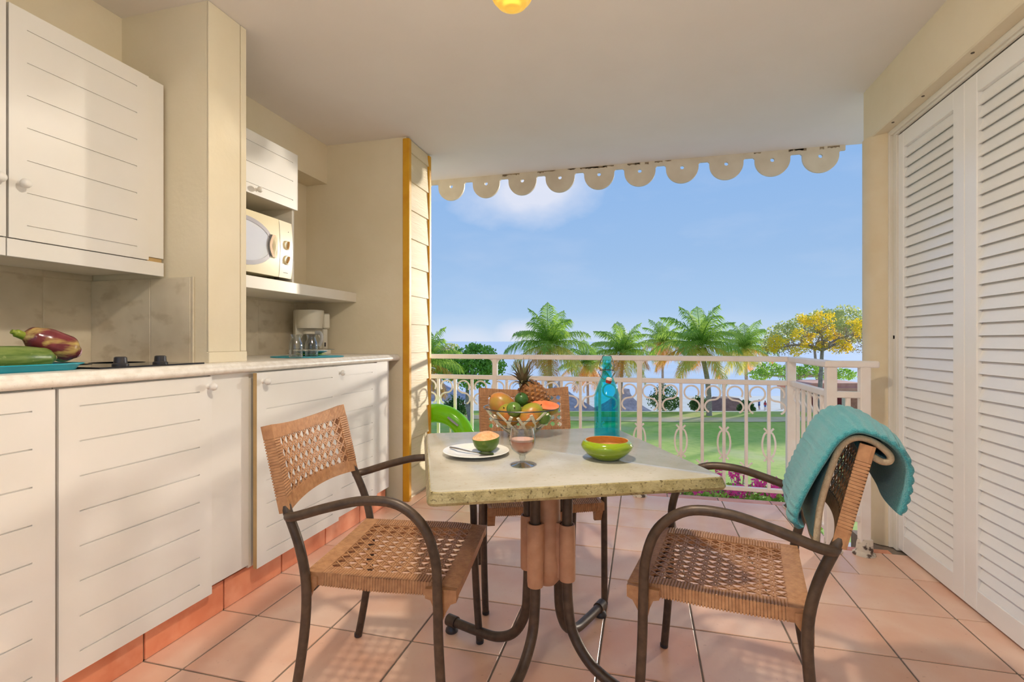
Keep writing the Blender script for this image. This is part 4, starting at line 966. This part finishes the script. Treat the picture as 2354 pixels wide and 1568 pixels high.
for i in range(61):
    t=math.pi*i/60; rr_=.072*math.sin(t)*(1+.013*math.cos(18*t)); pr.append((max(rr_,.0001) if i not in (0,60) else .0001,-.072*math.cos(t)*(1+.013*math.cos(18*t))+.072))
MB().lathe(pr,(0,0,0),48).build('shade',ym,la,smooth=60,world=False)
MB().tube([(0,0,.14),(0,0,CZ-la.location.z-.02)],.006,8).build('stem',offw,la,world=False); MB().lathe([(.05,CZ-la.location.z-.02),(.05,CZ-la.location.z)],(0,0,0),24).build('canopy',offw,la,world=False)
lamp('unseen capped globe lamp added near the yellow one as fill light',lp.x+.1,lp.y-.50,2.20,.085,FILL_LAMP,.07)  # added above the view to brighten the table and floor
lamp('large unseen capped globe lamp added at the indoor end as fill light',-.25,-.7,1.80,.19,FILL_LAMP2,.17)  # added behind the camera as soft fill
# ------------------------------------------------------------------ garden, beach and sea
def E(X,Z,z): return Vector((RT[0]*X+FW[0]*Z,RT[1]*X+FW[1]*Z,z))
def epx(px,Z,z): return E((px-1177)/FP*Z,Z,z)
GZ=-3.6
def gz(Z): return GZ if Z<33.5 else GZ-6.2*min(1,(Z-33.5)/86.5/.14)-.5*(Z-33.5)/86.5
def leafmat(name,c1,c2,tr=.45,ns=1.5,rough=.5):
    m=bpy.data.materials.new(name); m.use_nodes=True; nt=m.node_tree; N=nt.nodes; L=nt.links; b=N['Principled BSDF']; b.inputs['Roughness'].default_value=rough
    tc=N.new('ShaderNodeTexCoord'); n=N.new('ShaderNodeTexNoise'); n.inputs['Scale'].default_value=ns; n.inputs['Detail'].default_value=4; L.new(tc.outputs['Object'],n.inputs['Vector'])
    r=N.new('ShaderNodeMapRange'); r.inputs['From Min'].default_value=.35; r.inputs['From Max'].default_value=.65; L.new(n.outputs[0],r.inputs[0])
    mx=N.new('ShaderNodeMix'); mx.data_type='RGBA'; L.new(r.outputs[0],mx.inputs['Factor']); mx.inputs['A'].default_value=(*c1,1); mx.inputs['B'].default_value=(*c2,1)
    L.new(mx.outputs['Result'],b.inputs['Base Color'])
    t=N.new('ShaderNodeBsdfTranslucent'); L.new(mx.outputs['Result'],t.inputs[0]); ms=N.new('ShaderNodeMixShader'); ms.inputs[0].default_value=tr
    L.new(b.outputs[0],ms.inputs[1]); L.new(t.outputs[0],ms.inputs[2]); L.new(ms.outputs[0],N['Material Output'].inputs[0]); MATS[name]=m; return m
grass=mat('lawn_grass',s2l(190,214,88),.9,s2l(212,220,112),.5,.35,.65,bump=.4,bscale=6); layer(grass,s2l(162,196,74),3,.45,.7,.6); layer(grass,s2l(226,212,160),.22,.55,.7,.6)
sand=mat('pale_sand',s2l(244,238,224),.9,s2l(236,226,206),.4); path=mat('sandy_path',s2l(250,222,178),.9,s2l(226,212,140),.8,.4,.65)
def lawnz(X,Z): u=(X+70)/140; v=(Z+40)/73.5; return GZ+.12*math.sin(21*u+5*v)*math.sin(9*v)
lawn=MB().grid(lambda u,v:E(-70+140*u,-40+73.5*v,GZ+.12*math.sin(7*u*3+5*v)*math.sin(9*v)),60,50).build('ground_lawn',grass,smooth=80); struct(lawn,'broad green lawn below the terrace','lawn')
pth=MB().grid(lambda u,v:E(-70+140*u,29.6+.25*math.sin(20*u)+1.7*v,lawnz(-70+140*u,29.6+.25*math.sin(20*u)+1.7*v)+.02),120,4).build('ground_path',path); struct(pth,'bare sandy path along the far edge of the lawn','path')
bch=MB().grid(lambda u,v:E(-160+320*u,33.5+86.5*v,(GZ-6.2*min(1,v/.14))-.5*v),20,28).build('ground_beach',sand,smooth=60); struct(bch,'pale sandy beach below the lawn','beach')
seam=mat('bright_sea',s2l(252,254,255),.5,s2l(244,250,253),.06,.4,.6,spec=.25,bump=.12,bscale=.35,stretch=(1,1,1))
sea=MB().grid(lambda u,v:E(-9000+18000*u,95+9000*v*v,-10.2),30,30).build('sea',seam); tag(sea,'bright pale sea beyond the palms reaching to the horizon','sea',None,'stuff')
pav=MB().grid(lambda u,v:E(-25+50*u,-20+31.3*v,GZ+.14),10,10).build('ground_bounce_paving',mat('pale_paving',s2l(226,218,206),.85,s2l(214,204,190),2)); struct(pav,'unseen pale paved apron added to bounce neutral light up to the ceiling','paving')  # out of view, added to bounce neutral light onto the ceiling
# palms
pg=leafmat('palm_green',s2l(136,178,60),s2l(180,206,96),.5,.8); py2=leafmat('palm_yellowish',s2l(214,212,90),s2l(240,220,110),.4,.9); pdry=leafmat('palm_dry',s2l(240,160,60),s2l(226,190,100),.35,1.2)
bark=mat('palm_bark',s2l(196,180,168),.9,s2l(160,144,132),6,bump=.5,bscale=14,stretch=(1,1,3))
def frond_mesh(elev,L,droop,m,seed,dens=64):
    rnd=random.Random(seed); pts=[]; th=R(elev); p=Vector((0,0,0)); n=14
    for i in range(n+1):
        pts.append(p.copy()); a=th-R(droop)*(i/n)**1.35; p=p+Vector((math.cos(a),0,math.sin(a)))*L/n
    B=MB(); B.tube(pts,[.035*(1-.8*i/n)*L/3 for i in range(n+1)],5)
    for k in range(4,dens):
        f=k/dens; i=min(int(f*n),n-1); c=pts[i].lerp(pts[i+1],f*n-i); t=(pts[i+1]-pts[i]).normalized(); up=Vector((-t.z,0,t.x))
        ll=L*.30*math.sin(math.pi*min(1,(.12+f*.86)))**.6*(1 if f<.8 else (1.05-f)/.25)
        for s in (-1,1):
            d=(Vector((0,s,0))*1.0+t*(.55+.5*f)+up*(.10+rnd.uniform(-.25,.2))).normalized(); l2=ll*rnd.uniform(.85,1.1); w=L*.0085
            tip=c+d*l2+Vector((0,0,-l2*rnd.uniform(.45,.85))); mid=c+d*l2*.55+Vector((0,0,-l2*.08)); wv=t*w
            B.add([c-wv*.6,c+wv*.6,mid+wv,mid-wv,tip],[(0,1,2,3),(3,2,4)])
    me=B.mesh('frond',weld=False); me.materials.append(m); return me
FR={}
def fr_get(e,L,m,seed): 
    k=(e,m.name,seed)
    if k not in FR: FR[k]=frond_mesh(e,3.1,{80:55,62:70,42:80,20:80,-5:70,-35:45}[e],m,seed)
    return FR[k]
def palm(px,Z,zc,zb,scale,label,seed,lean=(.3,0),nup=1.0,dry=2):
    zb=min(zb,gz(Z)-.15); rnd=random.Random(seed); c=epx(px,Z,zc); b=c+Vector((lean[0],lean[1],0)); b.z=zb
    t=thing('coconut_palm',label,'palm tree',b,0,'coconut palms beyond the lawn')
    mid=(b+c)/2+Vector((lean[0]*.3,0,0))
    MB().tube(spline([b,mid,c+Vector((0,0,-.15))],6),[.2*scale]+[.17*scale-.005*i for i in range(12)],10).build('trunk',bark,t,smooth=60)
    spec=[(80,3,pg),(62,4,pg),(42,5,pg),(20,5,pg),(-5,4,py2),(-35,4,py2)]
    az=0
    for e,n,m in spec:
        o0=rnd.uniform(0,6.28)
        for k in range(n):
            mm=m
            if e<=-5 and k<dry: mm=pdry
            inst(fr_get(e,3.1,mm,rnd.randint(1,2)),'frond',t,c-b,(rnd.uniform(-.15,.15),0,o0+2*math.pi*k/n+rnd.uniform(-.25,.25)),scale*rnd.uniform(.88,1.08)*(.95 if e>60 else 1))
    cn=mat('coconut_green',s2l(150,150,60),.5,s2l(120,120,44),3)
    for k in range(7):
        a=2*math.pi*k/7; p=c+Vector((.26*math.cos(a),.26*math.sin(a),-.22-.12*(k%2)))*scale
        MB().ball(p,.11*scale,.11*scale,.13*scale,8,6).build('coconut',cn,t,smooth=80)
    return t
palm(1262,31.5,.85,GZ-1,1.0,'tall coconut palm whose crown rises behind the pineapple',21,(.1,.2))
palm(1432,36,.25,GZ-2,.92,'coconut palm with upright fronds behind the turquoise bottle',22,(-.2,.2))
palm(1610,32,.80,GZ-.2,1.06,'tallest coconut palm, its leaning trunk clear between the railing bars',23,(.55,.1))
palm(1712,48.5,.37,GZ-2,1.12,'coconut palm half hidden beside the yellow-flowering tree',24,(.3,0),dry=1)
palm(1522,44,1.0,GZ-4,.85,'small distant coconut palm between the two nearer ones',25,(.1,.1),dry=3)
palm(1350,44,-.97,GZ-2,.92,'low yellowing coconut palm between the tallest crowns',26,(.1,.1),dry=4)
palm(975,24,.02,GZ-.1,.76,'yellowing coconut palm beside the yellow corner board',27,(-.3,.1),dry=3)
# broadleaf trees
def crown(blobs,n,size,m,name,par,seed,flat=.5):
    rnd=random.Random(seed); B=MB(); tot=sum(r*r for _,r,_ in blobs)
    for c,r,fz in blobs:
        for _ in range(int(n*r*r/tot)):
            d=Vector((rnd.gauss(0,1),rnd.gauss(0,1),rnd.gauss(0,1))).normalized(); rr=r*rnd.uniform(.55,1.05)*(1+.12*math.sin(5*d.x+3*d.z)*math.cos(4*d.y)); p=c+Vector((d.x*rr,d.y*rr,d.z*rr*fz))
            a=Vector((rnd.gauss(0,1),rnd.gauss(0,1),rnd.gauss(0,1)*flat)).normalized(); b=a.orthogonal().normalized(); b=(Matrix.Rotation(rnd.uniform(0,6.28),3,a)@b); c2=a.cross(b); s=size*rnd.uniform(.6,1.3)
            B.add([p-b*s,p+c2*s*.55,p+b*s,p-c2*s*.55],[(0,1,2,3)])
    o=B.build(name,m,par,weld=False); o['kind']='stuff'; return o
def branches(par,base,top,ends,r0,m,seed):
    rnd=random.Random(seed); B=MB(); B.tube(spline([base,base.lerp(top,.5)+Vector((rnd.uniform(-.15,.15),0,0)),top],4),[r0*(1-.05*i) for i in range(9)],8).build('trunk',m,par,smooth=60)
    B=MB()
    for e in ends:
        mid=top.lerp(e,.5)+Vector((rnd.uniform(-.25,.25),rnd.uniform(-.25,.25),rnd.uniform(-.05,.3))); P=spline([top,mid,e],4); B.tube(P,[r0*.55*(1-.1*i)+.008 for i in range(len(P))],5)
        for _ in range(3):
            q=P[rnd.randint(3,len(P)-1)]; B.tube([q,q+Vector((rnd.uniform(-.6,.6),rnd.uniform(-.6,.6),rnd.uniform(-.1,.5)))],[.03,.01],4)
    B.build('branches',m,par,smooth=60)
twig=mat('grey_bark',s2l(184,166,160),.9,s2l(150,134,130),5)
lg1=leafmat('leaf_mid_green',s2l(128,178,64),s2l(166,204,90),.35,1.3); lg2=leafmat('leaf_dark_green',s2l(66,104,50),s2l(94,134,64),.3,1.5); lgo=leafmat('leaf_olive',s2l(186,196,116),s2l(206,208,136),.35,1.2)
yf=leafmat('yellow_blossom',s2l(255,228,60),s2l(252,214,48),.4,2); pk=leafmat('magenta_bract',s2l(240,70,165),s2l(250,120,195),.45,20)
def tree(name,label,px,Z,zb,blobs,n,size,m,seed,cat='tree',trunk=.16,extra=None):
    zb=min(zb,gz(Z)-.15); b=epx(px,Z,zb); t=thing(name,label,cat,b)
    BL=[(epx(x,Z+dz,CH+(784-y)/FP*(Z+dz)),r,fz) for x,y,dz,r,fz in blobs]
    topc=sum((c for c,_,_ in BL),Vector())/len(BL); low=min(c.z-r*fz for c,r,fz in BL)
    top=Vector((topc.x,topc.y,max(zb+.6,low+.4)))
    branches(t,b,top,[c for c,_,_ in BL],trunk,twig,seed); crown(BL,n,size,m,'foliage',t,seed)
    if extra: extra(t,BL)
    return t
tree('broadleaf_tree','dense green tree rising above the railing next to the yellow corner board',1085,29,GZ-.3,[(1060,828,0,1.0,.7),(1105,820,.4,1.05,.7),(1040,850,.3,.9,.8),(1130,842,.2,.85,.7),(1085,860,0,1.1,.8),(1020,845,.8,.7,.8),(1090,800,.5,.55,.5)],5200,.10,lg1,31)
tree('broadleaf_tree','sparse olive tree behind the dense green one by the corner board',1012,40.5,GZ-.5,[(1010,810,0,.8,.7),(1035,800,.3,.7,.6),(990,825,0,.9,.8)],1300,.09,lgo,32)
tree('broadleaf_tree','pale olive-green tree towering behind the yellow-flowering tree',1890,40,GZ-1.5,[(1900,738,0,1.5,.7),(1945,735,.5,1.5,.75),(1850,752,.2,1.4,.7),(1800,765,.4,1.2,.7),(1960,765,0,1.2,.8),(1780,790,0,1.0,.8)],5200,.11,lgo,33)
def yellowflowers(t,BL):
    rnd=random.Random(8); cl=[]
    for x,y in ((1775,782),(1800,790),(1825,775),(1850,790),(1845,800),(1870,735),(1885,725),(1860,745),(1895,742),(1905,750),(1880,755),(1790,800),(1815,800),(1905,770),(1930,775),(1945,785),(1925,790),(1895,785),(1920,800),(1940,805),(1910,765),(1835,765),(1965,750),(1975,765),(1880,795),(1855,770),(1955,800),(1765,795),(1780,805),(1830,808),(1868,770),(1980,745),(1960,738),(1840,735),(1900,730)):
        for _ in range(3):
            Z=30+rnd.uniform(-1.2,1.2); cl.append((at_depth(x+rnd.uniform(-10,10),y+rnd.uniform(-7,7),Z),rnd.uniform(.16,.34),.8))
    crown(cl,7000,.055,yf,'blossom',t,9,1)
tree('flowering_tree','tree covered in clusters of yellow blossom beyond the lawn',1880,30,GZ,[(1790,800,0,.9,.6),(1850,790,.3,1.1,.6),(1910,775,-.3,1.1,.7),(1950,790,.2,1.0,.7),(1870,750,0,.8,.6),(1970,765,.3,.9,.7)],2600,.05,leafmat('twig_leaf',s2l(158,140,124),s2l(136,128,96),.3,2),34,extra=yellowflowers)
tree('broadleaf_tree','green tree standing low beneath the yellow-flowering tree',1800,39,GZ-.4,[(1770,850,0,1.0,.6),(1820,858,.3,1.1,.6),(1860,850,0,.9,.6),(1745,862,.2,.8,.6),(1900,862,0,.9,.5),(1940,860,0,.9,.5)],2600,.10,lg1,35)
for px,py,Z,r,lab in ((1528,915,34,.95,'large round dark green shrub at the far edge of the lawn'),(1608,928,35,.6,'small dark green shrub beside the leaning palm trunk'),(1716,936,34,.5,'low green shrub near the brown shed'),(1045,935,31,.7,'green shrub under the shingled hut by the corner board')):
    c=at_depth(px,py,Z); b=Vector((c.x,c.y,c.z-r*1.0)); t=thing('garden_shrub',lab,'shrub',b)
    MB().tube([b-Vector((0,0,.4)),c],[.06,.03],6).build('stem',twig,t); crown([(c,r,1.0),(c+Vector((r*.5,0,-r*.3)),r*.7,.8),(c+Vector((-r*.5,0,-r*.2)),r*.7,.8)],1700,.075,lg2,'foliage',t,px)
# slender unseen tree, added to filter the low sun reaching the terrace
sdir=Vector((math.sin(SUN_AZ),math.cos(SUN_AZ),math.tan(SUN_EL))); cc=Vector((-1.5,1.6,1.15))+sdir*20
st=thing('broadleaf_tree','slender unseen tree added to filter the low sun reaching the terrace','tree',(cc.x,cc.y,GZ))
crown([(cc+Vector((0,0,1.0)),1.3,.9),(cc+Vector((.2,-.2,-.5)),1.45,.9),(cc+Vector((.5,-.4,.3)),1.4,.9),(cc+Vector((.1,0,-1.5)),1.1,.7)],2100,.115,lg1,'foliage',st,77)
branches(st,Vector((cc.x+.2,cc.y,GZ)),cc+Vector((.2,0,-1.8)),[cc+Vector((.4,0,1)),cc+Vector((-.5,.3,0)),cc+Vector((.9,-.4,.3))],.1,twig,5)
# bougainvillea right below the terrace edge
bg_=thing('bougainvillea','bougainvillea hedge with magenta flowers just outside the railing','hedge',(.55,4.45,GZ))
BL=[(Vector((-.35+.16*k,4.30+.12*math.sin(k*2.1),-.22+.04*math.sin(k*1.7))),.23,.75) for k in range(11)]
crown(BL,5200,.021,lg1,'foliage',bg_,41); 
rnd=random.Random(17); FLb=[(c+Vector((rnd.uniform(-.15,.15),rnd.uniform(-.12,.12),rnd.uniform(.08,.2))),rnd.uniform(.035,.07),.8) for c,_,_ in BL for _ in range(4)]
for x,y in ((1655,1085),(1668,1078),(1690,1090),(1700,1083),(1712,1088),(1735,1110),(1750,1120),(1765,1135),(1660,1120),(1650,1135),(1700,1125)): FLb.append((at_depth(x,y,4.0),.04,.9))
crown(FLb,2600,.017,pk,'flowers',bg_,42)
B=MB()
for c,r,f in BL: B.tube([Vector((c.x,c.y,GZ)),c],[.02,.008],5)
for x,y in ((1665,1080),(1698,1086),(1710,1090)): B.tube([at_depth(x,y,4.0)+Vector((0,.15,-.35)),at_depth(x,y,4.0)],[.006,.003],4)
B.build('stems',twig,bg_)
# shingled huts
shing=mat('grey_shingle',s2l(212,198,206),.9,s2l(178,164,176),3,.35,.65,bump=.4,bscale=8); objvary(shing,.1); wood=mat('dark_timber',s2l(92,78,68),.8,s2l(74,62,54),4)
def hut(label,px,ye,ya,Z,wpx,flare=1.5,turret=0,m=shing):
    c=at_depth(px,ye,Z); apex=CH+(784-ya)/FP*Z; H=apex-c.z; W=wpx/FP*Z
    t=thing('garden_hut',label,'hut',(c.x,c.y,c.z-2.0),TH+R(12))
    n=12
    for i in range(n):
        def w(q): return turret/FP*Z+(W-turret/FP*Z)*(1-q)**flare
        a,b=w(i/n)*1.03,w((i+1)/n)*.99; z0,z1=2+H*i/n-.03,2+H*(i+1)/n+.01
        vs=[(s*k,u*k,z) for k,z in ((a,z0),(b,z1)) for s,u in ((-1,-1),(1,-1),(1,1),(-1,1))]
        MB().add(vs,[(3,2,1,0),(4,5,6,7),(0,1,5,4),(1,2,6,5),(2,3,7,6),(3,0,4,7)]).build('shingle_course',m,t,world=False)
    for s in (-1,1):
        for u in (-1,1): MB().box(s*W*.86-.08,s*W*.86+.08,u*W*.86-.08,u*W*.86+.08,-1.7,2.05).build('post',wood,t,world=False)
    MB().box(-W*.85,W*.85,W*.8,W*.86,0,.9).build('parapet',wood,t,world=False)
    return t
hut('hut with a flared grey shingle roof behind the fruit bowl',1285,946,874,38,88,1.5)
hut('hut whose grey shingle roof ends in a narrow turret, behind the bottle',1432,946,894,40,58,2.0,11)
hut('open hut with a grey shingle roof and posts beside the corner board',1005,912,872,36,78,1.3)
hut('low brown hipped shed at the far edge of the lawn',1668,944,914,42,46,1.0,20,mat('brown_roof',s2l(150,122,114),.9,s2l(130,102,96),3))
# cream bungalow behind the near railing corner
bw=thing('garden_bungalow','small cream bungalow with red shutters and a red door beyond the return railing','building',epx(1925,33,GZ),TH)
wallm=mat('bungalow_wall',s2l(232,214,196),.8,s2l(226,204,184),1); redm=mat('red_shutter',s2l(134,34,40),.6,s2l(120,28,34),4)
k=33/FP
def bb(x0,x1,y0,y1,d0,d1,name,m): # pixel extents relative to the photo, depth offsets in metres
    return MB().box((x0-1925)*k,(x1-1925)*k,d0,d1,(CH+(784-y1)*k)-GZ,(CH+(784-y0)*k)-GZ).build(name,m,bw,world=False)
bb(1850,2010,897,952,0,3,'wall',wallm)
bb(1845,2016,891,898,-.25,3.2,'roof_eave',mat('bungalow_roof',s2l(232,168,150),.8,s2l(220,150,132),2)); 
MB().prism([((1838-1925)*k,(CH-107*k)-GZ),((2022-1925)*k,(CH-107*k)-GZ),((1990-1925)*k,(CH-97*k)-GZ),((1870-1925)*k,(CH-97*k)-GZ)],0,3,'y').build('roof',MATS['bungalow_roof'],bw,world=False)
for a,b,y0,y1,nm in ((1917,1934,911,952,'door'),(1866,1874,905,938,'shutter'),(1879,1888,907,940,'shutter')): bb(a,b,y0,y1,-.04,.02,nm,redm)
bb(1913,1938,907,911,-.05,.02,'lintel',whc); bb(1955,1972,905,952,-.05,.02,'brick_panel',mat('salmon_brick',s2l(206,140,116),.8,s2l(190,120,98),6))
# people on the beach
def person(px,py,Z,h,label,shirt,legs,seed):
    Z=10.696/((py-784)/FP-.00578); rnd=random.Random(seed); b=at_depth(px,py,Z); t=thing('person',label,'person',b,rnd.uniform(0,6.28))
    me=bpy.data.meshes.new('body'); s=h/1.7; st=rnd.uniform(.05,.16)
    V=[(0,0,.92),(0,0,1.15),(0,0,1.40),(0,0,1.50),(0,.01,1.62),(.17,0,1.38),(.22,.03,1.12),(.21,.10,.90),(-.17,0,1.38),(-.22,.02,1.12),(-.21,-.05,.90),(.09,0,.86),(.10,st,.48),(.10,st*.6,.05),(-.09,0,.86),(-.10,-st,.48),(-.10,-st*1.4,.05),(.10,st*.6+.12,.03),(-.10,-st*1.4+.12,.03)]
    Ed=[(0,1),(1,2),(2,3),(3,4),(2,5),(5,6),(6,7),(2,8),(8,9),(9,10),(0,11),(11,12),(12,13),(0,14),(14,15),(15,16),(13,17),(16,18)]
    me.from_pydata([Vector(v)*s for v in V],Ed,[]); o=bpy.data.objects.new('body',me); COL.objects.link(o); o.parent=t
    md=o.modifiers.new('skin','SKIN'); rad=[.14,.13,.15,.06,.10,.06,.045,.04,.06,.045,.04,.085,.06,.045,.085,.06,.045,.03,.03]
    for v,r in zip(me.skin_vertices[0].data,rad): v.radius=(r*s,r*s*.85)
    me.skin_vertices[0].data[0].use_root=True; o.modifiers.new('sub','SUBSURF').levels=1
    skin=mat('skin_tone',s2l(176,124,96),.6,s2l(164,112,86),6); me.materials.append(skin)
    MB().lathe([(.165*s,.95*s),(.165*s,1.2*s),(.19*s,1.36*s),(.12*s,1.45*s)],(0,0,0),12).build('shirt',shirt,t,world=False,smooth=60)
    MB().lathe([(.17*s,.68*s),(.175*s,.95*s)],(0,0,0),12).build('shorts',legs,t,world=False,smooth=60)
    MB().ball((0,-.012*s,1.66*s),.105*s,.115*s,.10*s,10,8).build('hair',mat('dark_hair',(.03,.02,.015),.7),t,world=False,smooth=80)
blue=mat('blue_cloth',s2l(90,130,190),.9,s2l(80,120,180),8); redc=mat('red_cloth',s2l(200,80,80),.9,s2l(190,70,70),8); wc=mat('white_cloth',s2l(232,232,236),.9,s2l(222,222,230),8); navy=mat('navy_cloth',s2l(60,80,130),.9,s2l(50,70,120),8)
person(1745,942,78,1.62,'person in a pale blue top standing on the beach',blue,navy,1)
person(1759,944,78,1.55,'person in a red top and blue shorts on the beach',redc,blue,2)
person(1769,940,80,1.62,'person in a white top and navy shorts on the beach',wc,navy,3)
person(1797,941,80,1.66,'person in a white top and light blue shorts on the beach',wc,blue,4)
